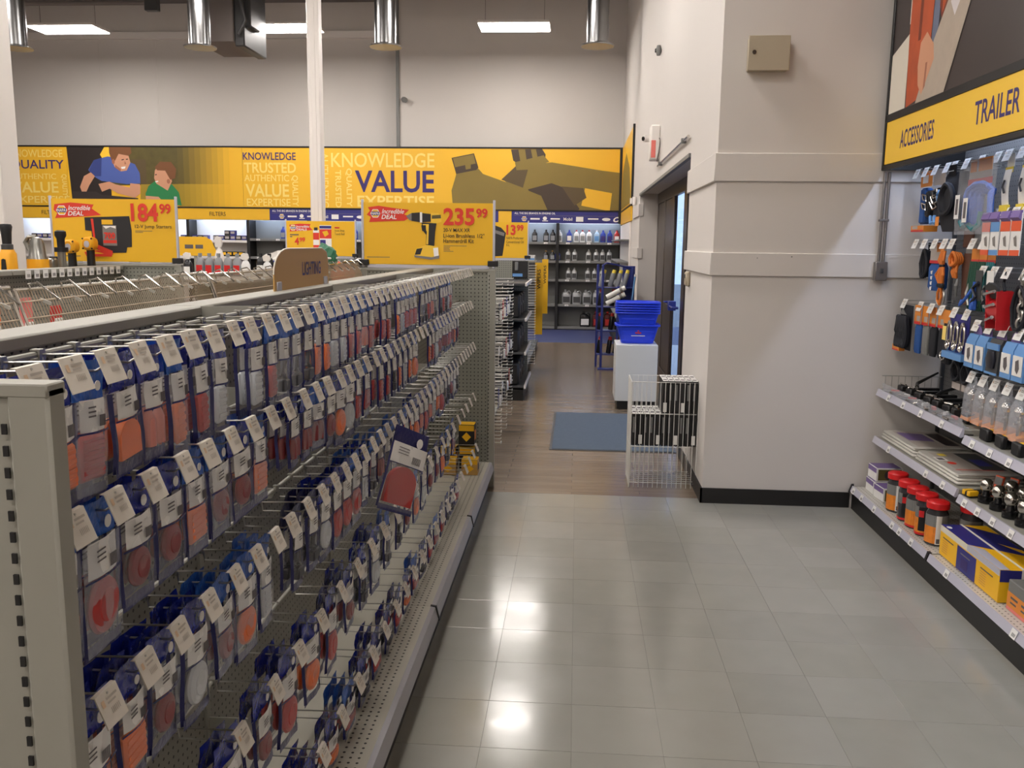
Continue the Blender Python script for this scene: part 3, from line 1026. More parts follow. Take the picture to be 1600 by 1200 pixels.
world_part('rail_end', MB().prism([(1.803, 0.166), (1.79, 0.164), (1.772, 0.11), (1.803, 0.11)], 1, 5.578, 5.592), 'black', G3)
# canopy: dark box open below with a cool tube inside, yellow fascia, photo board above
world_part('canopy', MB().box(1.84, 1.852, 1.9, 5.58, 2.125, 3.4).box(1.852, BX + 0.03, 5.56, 5.58, 2.125, 3.4).box(1.852, BX + 0.03, 1.9, 5.56, 2.45, 2.47).box(BX + 0.01, BX + 0.03, 1.9, 5.56, 2.3, 2.47), 'black', G3)
world_part('fascia', MB().box(1.832, 1.84, 1.9, 5.562, 2.155, 2.40), 'yellow_flat', G3)
world_part('frame_bar', MB().rbox(1.826, 1.852, 1.9, 5.585, 2.122, 2.15, 0.003), 'black', G3)
world_part('frame_bar', MB().rbox(1.826, 1.852, 1.9, 5.585, 2.40, 2.445, 0.003), 'black', G3)
world_part('frame_bar', MB().rbox(1.826, 1.852, 5.56, 5.59, 2.122, 3.4, 0.003), 'black', G3)
world_part('photo_board', MB().box(1.834, 1.84, 1.9, 5.562, 2.445, 3.4), 'print_dark', G3)
for a, b_ in RB:
    world_part('tube_light' if b_ > 3.2 else 'tube_light_offscreen', MB().tube([(2.0, a + 0.1, 2.385), (2.0, b_ - 0.06, 2.385)], 0.013, 10), 'led_cool', G3)
# lettering on the fascia: u runs away from the far end (towards -y)
f = Face((1.832, 5.56, 2.40), (0, -1, 0), (-1, 0, 0))
f.text('ACCESSORIES', 0.24, 0.075, 0.72, 0.175, 'navy_ink', 0.012)
f.build('lettering', G3)
f = Face((1.832, 5.56, 2.40), (0, -1, 0), (-1, 0, 0))
f.text('TRAILER', 1.19, 0.063, 1.62, 0.17, 'navy_ink', 0.012)
f.build('lettering', G3)
# printed photograph: a person in an orange jacket holding a folded map, dark car behind
f = Face((1.834, 5.56, 3.4), (0, -1, 0), (-1, 0, 0))
f.poly([(0.0, 0.62), (0.26, 0.55), (0.26, 0.955), (0.0, 0.955)], 'cream_print')
f.poly([(0.24, 0), (0.27, 0), (0.26, 0.5), (0.245, 0.5)], 'cream_print')
f.poly([(0.26, 0), (0.60, 0), (0.58, 0.5), (0.56, 0.92), (0.28, 0.955), (0.255, 0.6)], 'jacket_ink')
f.poly([(0.40, 0.1), (0.44, 0.1), (0.43, 0.62), (0.39, 0.62)], 'jacket_dark_ink')
f.poly([(0.60, 0), (0.68, 0), (0.66, 0.72), (0.58, 0.78)], 'denim_ink')
f.poly([(0.68, 0), (0.88, 0), (0.90, 0.22), (0.96, 0.32), (0.90, 0.45), (0.72, 0.62), (0.66, 0.5)], 'jacket_dark_ink')
f.poly([(0.66, 0), (0.84, 0), (0.82, 0.4), (0.70, 0.55)], 'jacket_ink')
f.poly([(0.42, 0.955), (0.62, 0.66), (0.90, 0.36), (1.10, 0.16), (1.14, 0.0), (1.24, 0.0), (1.20, 0.30), (0.86, 0.86), (0.80, 0.955)], 'map_ink')
f.poly([(0.80, 0.52), (1.04, 0.28), (1.12, 0.0), (1.22, 0.0), (1.17, 0.26), (0.86, 0.60)], 'map_back_ink')
f.poly([(0.44, 0.64), (0.52, 0.6), (0.62, 0.68), (0.64, 0.76), (0.56, 0.85), (0.50, 0.92), (0.44, 0.86), (0.42, 0.76)], 'skin_ink')
f.poly([(0.53, 0.76), (0.555, 0.76), (0.545, 0.88), (0.52, 0.9)], 'skin_dark_ink')
f.poly([(0.88, 0.24), (0.96, 0.18), (1.0, 0.22), (0.98, 0.32), (0.9, 0.36)], 'skin_ink')
f.poly([(1.3, 0.34), (1.8, 0.3), (2.2, 0.34), (2.2, 0.36), (1.7, 0.33), (1.3, 0.37)], 'grey_ink')
f.build('printed_picture', G3)
# shelf price tickets
tk = MB().add([(0, -0.017, -0.016), (0, 0.017, -0.016), (0, 0.017, 0.016), (0, -0.017, 0.016)], [(0, 1, 2, 3)])
tk.box(-0.0006, 0, -0.017, 0.017, -0.016, 0.016)
for q in range(5):
    tk.box(-0.001, -0.0006, -0.011 + 0.004 * q, -0.009 + 0.004 * q, -0.01, 0.002, 1)
tk = tk.mesh('price_ticket', ['paper_white', 'ink'], smooth=False)
TL = math.atan2(0.013, 0.038)
for x, z, ys in ((1.783, 0.137, (5.52, 5.36, 5.13, 4.83, 4.72, 4.55, 4.10, 3.45, 3.2)), (1.896, 0.766, (5.36, 5.12, 4.86, 4.58)), (1.896, 0.464, (5.29, 4.72, 4.5)), (1.896, 0.742, (4.22, 4.04, 3.86, 3.66, 3.4)), (1.896, 0.446, (4.24, 4.1, 3.95, 3.78, 3.6))):
    for y in ys:
        o = link('price_ticket', tk, G3, (x, y, z), (0, TL, 0), (1.0, 1.35, 1.2))
        o.matrix_parent_inverse = G3.matrix_basis.inverted()


def rhook(y, z, rail, tagged=True):
    hook(HOOKB, (BX - 0.0065, y, z), math.pi, 'long wire hook with white price tag on the %s row of the accessories display' % rail, 'accessory hooks, %s row' % rail, tagged)


PS = 1.0
HX = 2.03    # plane in which the front packages hang
ROWS = {'highest': (2.115, (5.49, 5.36, 5.22, 5.06, 4.97, 4.82, 4.65, 4.48, 4.375, 4.24, 4.12)),
        'upper right': (1.845, (4.46, 4.36, 4.25, 4.16)),
        'second': (1.705, (5.42, 5.29, 5.14, 5.01, 4.91, 4.66, 4.54)),
        'middle right': (1.57, (4.52, 4.40, 4.27, 4.1)),
        'third': (1.345, (5.52, 5.27, 5.11, 4.97, 4.80, 4.65)),
        'lower right': (1.30, (4.53, 4.39, 4.245, 4.10, 4.0)),
        'lowest': (1.04, (4.53, 4.40, 4.275, 4.15, 4.02))}
for nm, (z, ys) in ROWS.items():
    for y in ys:
        rhook(y, z, nm)


def pk(name, label, cat, y, z, x=HX, group=None):
    """a package hanging on a right-hand hook: local -x faces the aisle, z downwards from the hook wire"""
    t = thing(name, label, cat, (x, y, z - 0.022), 0, group)
    if PS != 1.0:
        t.scale = (1.0, PS, 1.0)
    return t


def card(t, name, y0, y1, z0, z1, m_, x=0.0, th=0.002):
    return part(name, MB().box(x - th, x, y0, y1, z0, z1), m_, t)


def coil(m_, y, z, a, b_, r, turns, x=0.0, dx=0.012, mi=0, n=14):
    for k in range(turns):
        m_.tube([(x + dx * (k - turns / 2) + 0.004 * math.sin(i), y + a * (1 - 0.08 * k) * math.cos(2 * math.pi * i / n), z + b_ * (1 - 0.06 * k) * math.sin(2 * math.pi * i / n)) for i in range(n)], r, 6, mi, closed=True)


# highest row
PS = 1.12
t = pk('ratchet_strap', 'blue ratchet strap pack with orange header card on the highest row', 'strap pack', 5.43, 2.115)
card(t, 'header_card', -0.09, 0.06, -0.075, 0.015, 'card_orange', 0.004)
part('print_panel', MB().box(0.0005, 0.0015, -0.05, 0.02, -0.055, -0.01), 'paper_white', t)
t.children[1].location.x = -0.004
part('strap_roll', MB().rbox(0.0, 0.05, -0.02, 0.055, -0.29, -0.08, 0.012), 'strap_blue', t)
for k in range(2):
    b2 = part('buckle', MB().tube([(-0.01, -0.06, -0.13 - 0.05 * k), (-0.02, -0.03, -0.12 - 0.05 * k), (-0.015, -0.035, -0.15 - 0.05 * k), (-0.012, -0.07, -0.16 - 0.05 * k)], 0.007, 8, closed=True), 'chrome', t)
part('ratchet', MB().rbox(-0.005, 0.035, -0.09, -0.03, -0.25, -0.1, 0.01), 'black', t)
part('foot_card', MB().box(-0.03, 0.05, -0.10, 0.07, -0.335, -0.30).box(-0.0305, -0.03, -0.10, 0.07, -0.335, -0.325, 1).box(-0.031, -0.03, -0.02, 0.05, -0.32, -0.302, 2), ['card_orange', 'jar_red', 'card_grey'], t)
t = pk('ratchet_strap', 'black ratchet strap pack with grey header card on the highest row', 'strap pack', 5.22, 2.115)
card(t, 'header_card', -0.06, 0.08, -0.075, 0.012, 'card_grey', 0.004)
part('strap_roll', MB().rbox(0.0, 0.05, -0.07, 0.06, -0.30, -0.2, 0.015).rbox(0.0, 0.04, 0.0, 0.05, -0.2, -0.09, 0.012), 'strap_black', t)
for k in range(3):
    part('buckle', MB().tube([(-0.012, -0.01 + 0.02 * k, -0.10 - 0.03 * k), (-0.022, 0.03 + 0.01 * k, -0.11 - 0.03 * k), (-0.016, 0.02, -0.15 - 0.03 * k), (-0.012, -0.02, -0.14 - 0.03 * k)], 0.006, 8, closed=True), 'chrome', t)
part('hook_tip', MB().tube([(-0.02, 0.03, -0.25), (-0.03, 0.0, -0.29), (-0.02, -0.04, -0.28)], 0.009, 8), 'card_blue', t)
part('hook_tip', MB().tube([(-0.02, -0.02, -0.25), (-0.03, -0.05, -0.29), (-0.02, -0.08, -0.28)], 0.009, 8), 'card_blue', t)
PS = 1.15
t = pk('strap_bundle', 'bulky black strap bundle with small orange tag on the highest row', 'strap pack', 4.955, 2.115, 1.99)
part('bundle', MB().loft([(-0.34, 0.03, 0.09, 3), (-0.25, 0.05, 0.125, 3), (-0.1, 0.05, 0.12, 3), (-0.03, 0.02, 0.1, 3)], 20, 0.03), 'strap_black', t)
m_ = MB()
coil(m_, -0.02, -0.17, 0.07, 0.08, 0.012, 3, -0.015)
part('coil', m_, 'strap_black', t)
part('hang_loop', MB().rbox(0.0, 0.006, -0.04, 0.04, -0.05, 0.012, 0.002), 'strap_black', t)
card(t, 'barcode_tag', 0.02, 0.07, -0.09, -0.03, 'card_grey', -0.022)
card(t, 'orange_tag', 0.04, 0.08, -0.31, -0.26, 'card_orange', -0.03)
part('carabiner', MB().tube([(-0.03, 0.09, -0.14), (-0.035, 0.06, -0.12), (-0.035, 0.05, -0.15), (-0.03, 0.08, -0.17)], 0.006, 8, closed=True), 'card_blue', t)
PS = 1.3
t = pk('tow_rope', 'clear bag of coiled blue tow rope with red header on the highest row', 'rope pack', 4.60, 2.115, 1.985)
part('header_card', MB().box(0, 0.003, -0.09, 0.1, -0.1, 0.012), 'card_grey', t)
part('header_panel', MB().box(-0.002, 0, -0.09, 0.02, -0.05, 0.012).box(-0.0022, 0, 0.04, 0.09, -0.05, 0.0), 'card_orange', t)
part('header_stripe', MB().box(-0.003, 0, -0.1, 0.1, -0.115, -0.085), 'jar_red', t)
m_ = MB()
for k in range(4):
    m_.tube([(0.0 + 0.012 * k + 0.006 * math.sin(3 * i), (0.11 - 0.022 * k) * math.cos(math.pi * i / 10), -0.17 + (0.06 - 0.012 * k) * math.sin(math.pi * i / 10)) for i in range(11)] + [(0.012 * k, -(0.11 - 0.022 * k), -0.3 + 0.01 * k)], 0.015, 8)
    m_.tube([(0.012 * k, (0.11 - 0.022 * k), -0.17), (0.012 * k, 0.11 - 0.022 * k, -0.31)], 0.015, 8)
part('rope', m_, 'rope_blue', t)
part('rope_end', MB().tube([(-0.012, 0.05, -0.31), (-0.016, 0.0, -0.335), (-0.016, -0.05, -0.31), (-0.014, -0.055, -0.25)], 0.013, 8).tube([(-0.012, 0.12, -0.29), (-0.014, 0.09, -0.32)], 0.014, 8), 'strap_teal', t)
part('pouch', MB().grid(lambda u, v: (-0.02 - 0.02 * math.sin(math.pi * u) * math.sin(math.pi * v) + 0.003 * math.sin(19 * u + 7 * v), 0.16 - 0.32 * u, 0.0 - 0.36 * v), 10, 10), 'film_thick', t, fix=False)
for yy, zz in ((0.105, -0.18), (0.03, -0.2)):
    part('barcode_label', MB().box(-0.046, -0.045, yy - 0.02, yy + 0.02, zz - 0.1, zz + 0.02).box(-0.0464, -0.046, yy - 0.01, yy + 0.012, zz - 0.08, zz - 0.0, 1), ['paper_white', 'ink'], t)
PS = 1.0
for i, y in enumerate((4.375, 4.24, 4.12, 4.01)):
    t = pk('hitch_pin_card', 'tall white hitch pin card with yellow ends on the highest row', 'accessory card', y, 2.115, 2.02 + 0.012 * i, 'yellow and white hitch pin cards')
    part('card', MB().grid(lambda u, v: (-0.012 * math.sin(math.pi * v) - 0.004, 0.035 - 0.07 * u, -0.05 - 0.2 * v), 2, 8).box(0, 0.002, -0.035, 0.035, -0.05, 0.012), 'paper_white', t, fix=False)
    part('stripe', MB().box(-0.02, -0.003, -0.0355, 0.0355, -0.255, -0.225), 'card_yellow', t)
    part('stripe', MB().box(-0.006, -0.003, -0.0355, 0.0355, -0.075, -0.05), 'card_yellow', t)
    part('pin', MB().tube([(-0.022, 0.0, -0.11), (-0.026, 0.006, -0.14), (-0.024, -0.008, -0.17)], 0.005, 8), 'lens_black', t)
# second row
t = pk('bungee_coil', 'dark coil of bungee cord on the second row', 'cord pack', 5.36, 1.705, 2.06)
m_ = MB()
coil(m_, 0, -0.11, 0.045, 0.08, 0.011, 4, 0.0)
part('coil', m_, 'strap_black', t)
part('hang_loop', MB().tube([(0.0, 0, -0.03), (0.0, 0.01, 0.01), (0.0, -0.01, 0.01)], 0.005, 6, closed=True), 'strap_black', t)
t = pk('tie_down_pack', 'blue rectangular tie-down pack with white print on the second row', 'strap pack', 5.17, 1.705, 2.03)
card(t, 'header_card', -0.12, 0.09, -0.1, 0.012, 'card_grey', 0.004)
card(t, 'header_stripe', -0.12, 0.09, -0.105, -0.088, 'jar_red', 0.001)
card(t, 'header_panel', -0.10, 0.0, -0.04, 0.01, 'card_orange', 0.001)
part('pouch', MB().loft([(-0.26, 0.025, 0.06, 4), (-0.24, 0.035, 0.075, 4), (-0.13, 0.035, 0.075, 4), (-0.1, 0.02, 0.07, 4)], 20, 0.03, 0.03), 'strap_blue', t)
for k in range(4):
    part('print_mark', MB().prism([(0.02, -0.145 - 0.03 * k), (0.045, -0.15 - 0.03 * k), (0.04, -0.165 - 0.03 * k), (0.025, -0.168 - 0.03 * k)], 0, -0.0075, -0.005), 'white_ink', t)
t = pk('orange_rope_hank', 'orange rope hank tied in the middle on the second row', 'rope pack', 5.0, 1.66, 2.0)
m_ = MB()
for k in range(4):
    a = -0.03 + 0.02 * k
    m_.tube([(0, a * 0.5, 0.01), (-0.01, a * 0.9, -0.04), (0, a * 0.25, -0.07), (-0.012, a * 1.5, -0.12), (0, a * 0.6, -0.17)], 0.009, 6)
m_.tube([(0, 0.0, -0.17), (-0.005, 0.022, -0.22), (0, 0.028, -0.26), (0, 0.0, -0.28), (0, -0.016, -0.24)], 0.008, 6, closed=True)
part('rope', m_, 'strap_orange', t)
part('tie', MB().tube([(0, -0.02, -0.068), (-0.012, 0, -0.07), (0, 0.02, -0.068)], 0.008, 6).rbox(-0.014, 0.006, -0.04, 0.03, -0.19, -0.165, 0.006), 'strap_black', t)
part('hook_ring', MB().tube([(0.01, 0.05 * math.cos(i * 0.52) + 0.02, -0.24 + 0.05 * math.sin(i * 0.52)) for i in range(12)], 0.006, 6, closed=True), 'wire_zinc', t)
t = pk('brown_strap_hank', 'brown strap hank with orange cord wound on the second row', 'strap pack', 4.86, 1.69, 2.04)
part('strap', MB().loft([(-0.30, 0.015, 0.045, 3), (-0.1, 0.025, 0.06, 3), (-0.03, 0.02, 0.05, 3)], 16, 0.03, -0.03), 'strap_brown', t)
m_ = MB()
coil(m_, 0.02, -0.06, 0.04, 0.035, 0.008, 4, -0.015)
for k in range(3):
    m_.tube([(-0.02, 0.0 + 0.015 * k, -0.09), (-0.03, -0.015 + 0.025 * k, -0.13), (-0.02, 0.0 + 0.015 * k, -0.16)], 0.008, 6)
part('cord', m_, 'strap_orange', t)
part('hook_tip', MB().tube([(-0.01, 0.0, -0.16), (-0.02, -0.01, -0.2), (-0.01, 0.01, -0.26)], [0.006, 0.011, 0.005], 8), 'mid_grey', t)
for i, (y, c, w_) in enumerate(((4.70, 'strap_green', 'dark green'), (4.61, 'strap_green', 'dark green'), (4.52, 'strap_teal', 'teal'))):
    t = pk('stretch_cord', '%s stretch cord pack with orange card on the second row' % w_, 'cord pack', y, 1.705, 2.04, '%s stretch cords' % w_)
    card(t, 'header_card', -0.045, 0.04, -0.09, -0.02, 'card_orange', 0.0)
    part('card_stripe', MB().box(-0.003, -0.001, -0.045, 0.04, -0.09, -0.075), 'jar_red', t)
    m_ = MB()
    for k in range(4):
        m_.tube([(0.0, -0.03 + 0.02 * k, -0.085), (-0.008, -0.034 + 0.022 * k, -0.2), (0, -0.03 + 0.021 * k, -0.31), (0.008, -0.025 + 0.02 * k, -0.33)], 0.010, 6)
    part('cord', m_, c, t)
    part('hook_tip', MB().tube([(-0.01, 0.02, -0.2), (-0.02, 0.026, -0.25), (-0.014, 0.0, -0.31)], 0.007, 6), 'wire_zinc', t)
t = pk('gray_pouch_pack', 'small grey and brown pouch hanging by the rope bag on the second row', 'pouch', 4.77, 1.75, 2.06)
part('pouch', MB().loft([(-0.09, 0.02, 0.09, 4), (-0.02, 0.03, 0.1, 4), (0.03, 0.015, 0.09, 4)], 18, 0.01), 'mid_grey', t)
part('flap', MB().rbox(-0.022, -0.016, -0.03, 0.09, -0.06, 0.03, 0.004), 'strap_brown', t)
# upper right cards
for i, (y, c, w_) in enumerate(((4.44, 'card_orange_red', 'orange'), (4.355, 'card_blue', 'blue'), (4.25, 'card_orange_red', 'orange'), (4.15, 'card_orange_red', 'orange'))):
    t = pk('coupler_card', 'white and %s coupler part card under the upper right hooks' % w_, 'accessory card', y, 1.845, 1.97, 'white and %s coupler cards' % w_)
    part('card', MB().box(-0.004, 0, -0.045, 0.045, -0.19, 0.0), 'paper_white', t)
    part('band', MB().box(-0.0055, -0.004, -0.045, 0.045, -0.08, -0.035).box(-0.0055, -0.004, -0.045, 0.045, -0.19, -0.165), c, t)
    part('top_flap', MB().prism([(-0.004, -0.035), (-0.018, -0.02), (-0.008, 0.012), (0.0, 0.012), (0, -0.035)][::-1], 1, -0.04, 0.04), 'card_purple', t)
    part('part_picture', MB().prism([(-0.01, -0.10), (0.012, -0.11), (0.0, -0.145), (-0.022, -0.15)], 0, -0.0065, -0.0056), 'grey_ink', t)
# middle right
for i, y in enumerate((4.52, 4.40)):
    t = pk('spring_clip_card', 'dark spring clip on a white card under the middle right hooks', 'accessory card', y, 1.57, 1.99, 'spring clip cards')
    part('card', MB().box(-0.003, 0, -0.035, 0.035, -0.14, 0.01), 'paper_white' if i else 'dark_grey', t)
    part('clip', MB().tube([(-0.01, -0.02, -0.05), (-0.02, 0.02, -0.08), (-0.015, -0.01, -0.12), (-0.02, 0.02, -0.15)], 0.008, 8), 'lens_black', t)
t = pk('cable_winch', 'red hand winch with chrome bars under the middle right hooks', 'winch', 4.27, 1.57, 2.0)
part('drum', MB().tube([(0.0, -0.05, -0.17), (0.0, 0.05, -0.17)], 0.055, 18), 'red_metal', t)
part('side_plate', MB().prism([(-0.06, -0.08), (0.06, -0.08), (0.05, -0.26), (-0.05, -0.26)], 1, 0.05, 0.056), 'red_metal', t)
part('side_plate', MB().prism([(-0.06, -0.08), (0.06, -0.08), (0.05, -0.26), (-0.05, -0.26)], 1, -0.056, -0.05), 'red_metal', t)
for k in range(3):
    part('chrome_bar', MB().tube([(-0.05, 0.09 - 0.02 * k, -0.10 - 0.06 * k), (-0.065, -0.04, -0.08 - 0.06 * k)], 0.008, 8), 'chrome', t)
part('hook', MB().tube([(0, 0, -0.08), (0, 0.02, -0.04), (0, 0, 0.004), (0, -0.015, -0.02)], 0.007, 8), 'strap_black', t)
part('gear', MB().loft([(-0.006, 0.04, 0.04, 2), (0.006, 0.04, 0.04, 2)], 12), 'dark_grey', t, (-0.04, 0.03, -0.08), (0, 1.2, 0.3))
t = pk('chain_set', 'dark chain and cable set hanging under the middle right hooks', 'chain', 4.10, 1.57, 2.0)
m_ = MB()
for k in range(7):
    z = -0.012 - 0.034 * k
    y1 = 0.016
    m_.tube([(0 if k % 2 else -0.014 * math.cos(q), y1 * math.cos(q) * (1 if k % 2 else 0.2), z + 0.024 * math.sin(q)) for q in [6.283 * i / 10 for i in range(10)]], 0.006, 6, closed=True)
part('chain', m_, 'wire_zinc', t)
m_ = MB()
coil(m_, 0.02, -0.15, 0.06, 0.10, 0.008, 4, 0.02)
part('cable', m_, 'strap_black', t)
t = pk('blue_cable_lock', 'blue handled cable lock lying over the carabiner packs', 'lock', 4.545, 1.50, 1.98)
part('handle', MB().tube([(0, 0.0, 0.022), (0, -0.005, -0.06)], 0.008, 8).rbox(-0.014, 0.014, -0.02, 0.014, -0.12, -0.06, 0.006), 'rope_blue', t)
part('cable', MB().tube([(0, 0, 0.0), (-0.02, 0.05, -0.07), (-0.02, 0.10, -0.1), (0, 0.13, -0.08)], 0.008, 8), 'rope_blue', t)
# third row
t = pk('bungee_bundle', 'black bungee bundle on an orange footed card on the third row', 'cord pack', 5.46, 1.345, 2.0)
part('back_card', MB().box(0.0, 0.004, -0.09, 0.1, -0.27, 0.0), 'strap_black', t)
part('header_card', MB().prism([(0.0, -0.06), (0.1, -0.06), (0.06, -0.02), (0.03, -0.045)], 0, -0.004, -0.001), 'mid_grey', t)
m_ = MB()
for k in range(5):
    coil(m_, 0.06 - 0.03 * k, -0.16, 0.02, 0.09, 0.013, 2, -0.015)
part('cord', m_, 'strap_black', t)
part('foot_card', MB().box(-0.035, -0.0, -0.01, 0.10, -0.28, -0.245).box(-0.036, -0.035, 0.0, 0.1, -0.28, -0.272, 1), ['card_orange', 'jar_red'], t)
for i, (y, c, w_) in enumerate(((5.27, 'strap_blue', 'blue'), (5.19, 'mid_grey', 'grey'), (5.11, 'strap_black', 'black'), (5.02, 'strap_black', 'black'))):
    t = pk('strap_pouch', 'flat %s strap pouch with orange header on the third row' % w_, 'strap pack', y, 1.345, 2.0 + 0.012 * i, 'flat %s strap pouches' % w_)
    part('header_card', MB().box(-0.004, 0, -0.03, 0.055, -0.10, 0.01).box(-0.0045, -0.004, -0.03, 0.055, -0.10, -0.085, 1).box(-0.0045, -0.004, -0.03, 0.02, -0.08, -0.05, 2), ['card_orange', 'jar_red', 'card_grey'], t)
    part('strap', MB().loft([(-0.27, 0.008, 0.035, 4), (-0.25, 0.014, 0.038, 4), (-0.12, 0.014, 0.038, 4), (-0.10, 0.006, 0.036, 4)], 16, 0.012, 0.01), c, t)
t = pk('key_hook_pack', 'small dark pack with a cream label on the third row', 'accessory pack', 4.87, 1.345, 2.0)
part('header_card', MB().box(-0.003, 0, -0.035, 0.045, -0.06, 0.012), 'card_orange', t)
part('label_card', MB().box(-0.006, -0.003, -0.03, 0.04, -0.15, -0.075), 'cream_ink', t)
part('pack', MB().rbox(-0.002, 0.03, -0.04, 0.045, -0.28, -0.06, 0.01), 'strap_black', t)
part('ring', MB().tube([(-0.012, 0.03 * math.cos(i * 0.63), -0.235 + 0.022 * math.sin(i * 0.63)) for i in range(10)], 0.005, 6, closed=True), 'chrome', t)
for i, y in enumerate((4.80, 4.72, 4.64)):
    t = pk('carabiner_card', 'row of chrome carabiners on a blue card on the third row', 'carabiner pack', y, 1.345, 2.0, 'carabiner cards')
    part('card', MB().box(-0.002, 0.002, -0.04, 0.04, -0.22, 0.0), 'blue_band', t)
    part('foot_card', MB().box(-0.03, -0.002, -0.04, 0.04, -0.235, -0.2), 'card_blue', t)
    part('carabiner', MB().tube([(-0.014, 0.024 * math.cos(q) + 0.004, -0.115 + 0.075 * math.sin(q)) for q in [6.283 * k / 14 for k in range(14)]], 0.0075, 8, closed=True), 'chrome', t)
    part('ring', MB().tube([(-0.02, 0.022 * math.cos(q), -0.165 + 0.022 * math.sin(q)) for q in [6.283 * k / 10 for k in range(10)]], 0.006, 8, closed=True), 'chrome', t)
# lower right
for i, y in enumerate((4.50, 4.39, 4.255, 4.12, 4.01)):
    dark = i == 2
    t = pk('hitch_lock_box', ('clear fronted blue hitch lock box showing a dark lock' if dark else 'blue and white hitch part box with a small product picture'), 'accessory box', y, 1.30, 2.0, None if dark else 'blue and white hitch part boxes')
    w2 = 0.05 if not dark else 0.058
    part('carton', MB().prism([(0.04, -0.2), (-0.035, -0.2), (-0.03, -0.07), (-0.015, -0.035), (0.04, -0.035)], 1, -w2, w2), 'card_blue' if not dark else 'dark_grey', t)
    part('hang_tab', MB().prism([(-w2 * 0.9, -0.04), (w2 * 0.9, -0.04), (w2 * 0.6, 0.0), (0, 0.014), (-w2 * 0.6, 0.0)], 0, 0.0, 0.003), 'card_purple', t)
    if dark:
        part('lock', MB().loft([(-0.17, 0.01, 0.03, 3), (-0.13, 0.014, 0.04, 3), (-0.09, 0.012, 0.03, 2)], 16, -0.04), 'lens_black', t)
        part('face_band', MB().box(-0.037, -0.030, -w2, w2, -0.085, -0.055).box(-0.04, -0.034, -w2, w2, -0.202, -0.192), 'card_blue', t)
    else:
        part('face_print', MB().box(-0.0375, -0.035, -w2 * 0.85, w2 * 0.85, -0.175, -0.085), 'paper_white', t)
        part('part_picture', MB().prism([(-0.01, -0.10), (0.016, -0.11), (0.012, -0.15), (-0.006, -0.165), (-0.02, -0.14)], 0, -0.039, -0.0376), 'ink', t)
for i, y in enumerate((4.86, 4.74, 4.62)):
    t = pk('coil_hose', 'black coiled wiring pack hanging below the carabiners', 'wiring pack', y, 1.10, 2.10, 'black wiring packs')
    part('back_card', MB().box(0.0, 0.004, -0.05, 0.05, -0.16, 0.022), 'black', t)
    m_ = MB()
    coil(m_, 0, -0.07, 0.045, 0.05, 0.011, 3, -0.02)
    part('cable', m_, 'strap_black', t)
    part('foot_card', MB().box(-0.03, 0.0, -0.05, 0.05, -0.17, -0.135), 'card_grey', t)
# hitch balls in clear shells on the lowest row
for i, y in enumerate((4.50, 4.385, 4.265, 4.14, 4.02)):
    t = pk('hitch_ball_pack', 'chrome hitch ball in a clear shell with orange foot on the lowest row', 'hitch ball pack', y, 1.04, 1.99, 'hitch ball packs')
    part('hitch_ball', MB().loft([(-0.198, 0.011, 0.011, 2), (-0.14, 0.012, 0.012, 2), (-0.138, 0.026, 0.026, 2), (-0.128, 0.026, 0.026, 2), (-0.12, 0.013, 0.013, 2), (-0.105, 0.013, 0.013, 2), (-0.094, 0.022, 0.022, 2), (-0.077, 0.029, 0.029, 2), (-0.06, 0.024, 0.024, 2), (-0.05, 0.010, 0.010, 2)], 16, 0.015), 'chrome', t)
    part('shell', MB().loft([(-0.212, 0.036, 0.045, 4), (-0.207, 0.04, 0.05, 4), (-0.06, 0.034, 0.044, 4), (-0.03, 0.02, 0.036, 4), (-0.02, 0.004, 0.03, 4), (0.012, 0.003, 0.03, 4)], 20, 0.015), 'film_thick', t)
    part('foot_card', MB().prism([(0.05, -0.21), (-0.02, -0.21), (-0.016, -0.195), (0.05, -0.175)], 1, -0.044, 0.044), 'card_orange', t)

# goods on the shelves -------------------------------------------------
t = thing('wire_basket_fence', 'low wire fence around the end of the upper accessory shelf', 'fence', (1.92, 5.56, 0.787))
for k in range(9):
    part('wire', MB().tube([(0.02 + 0.04 * k, 0, 0), (0.02 + 0.04 * k, 0, 0.085)], 0.002, 5), 'wire_zinc', t)
for z in (0.0, 0.085):
    part('rail', MB().tube([(0.0, 0, z + 0.002), (0.36, 0, z + 0.002)], 0.003, 6), 'wire_zinc', t)
t = thing('shelf_divider', 'low clear plastic lip along the front of the upper accessory shelf', 'divider', (1.922, 4.95, 0.786))
part('lip', MB().prism([(0, 0), (0.004, 0), (-0.012, 0.05), (-0.016, 0.05)], 1, -0.57, 0.57), 'film_thick', t)
part('foot', MB().box(0.0, 0.03, -0.57, 0.57, 0, 0.002), 'film_thick', t)
ra = random.Random(5)
for i in range(8):
    y = 5.42 - 0.13 * i
    t = thing('hitch_mount', 'black steel hitch part lying on the upper accessory shelf', 'hitch part', (2.075, y, 0.788), ra.uniform(-0.25, 0.25), 'black hitch parts on the upper shelf')
    part('bar', MB().rbox(-0.08, 0.14, -0.018, 0.018, 0.0, 0.036, 0.004), 'black_gloss', t)
    part('shank', MB().rbox(-0.1, -0.05, -0.032, 0.032, 0.0, 0.05, 0.006), 'black', t)
    part('pin', MB().tube([(-0.075, -0.03, 0.056), (-0.08, 0.03, 0.056)], 0.006, 8), 'chrome', t)
    part('ticket', MB().box(-0.035, -0.005, -0.019, 0.019, 0.0365, 0.0375), 'paper_white', t)
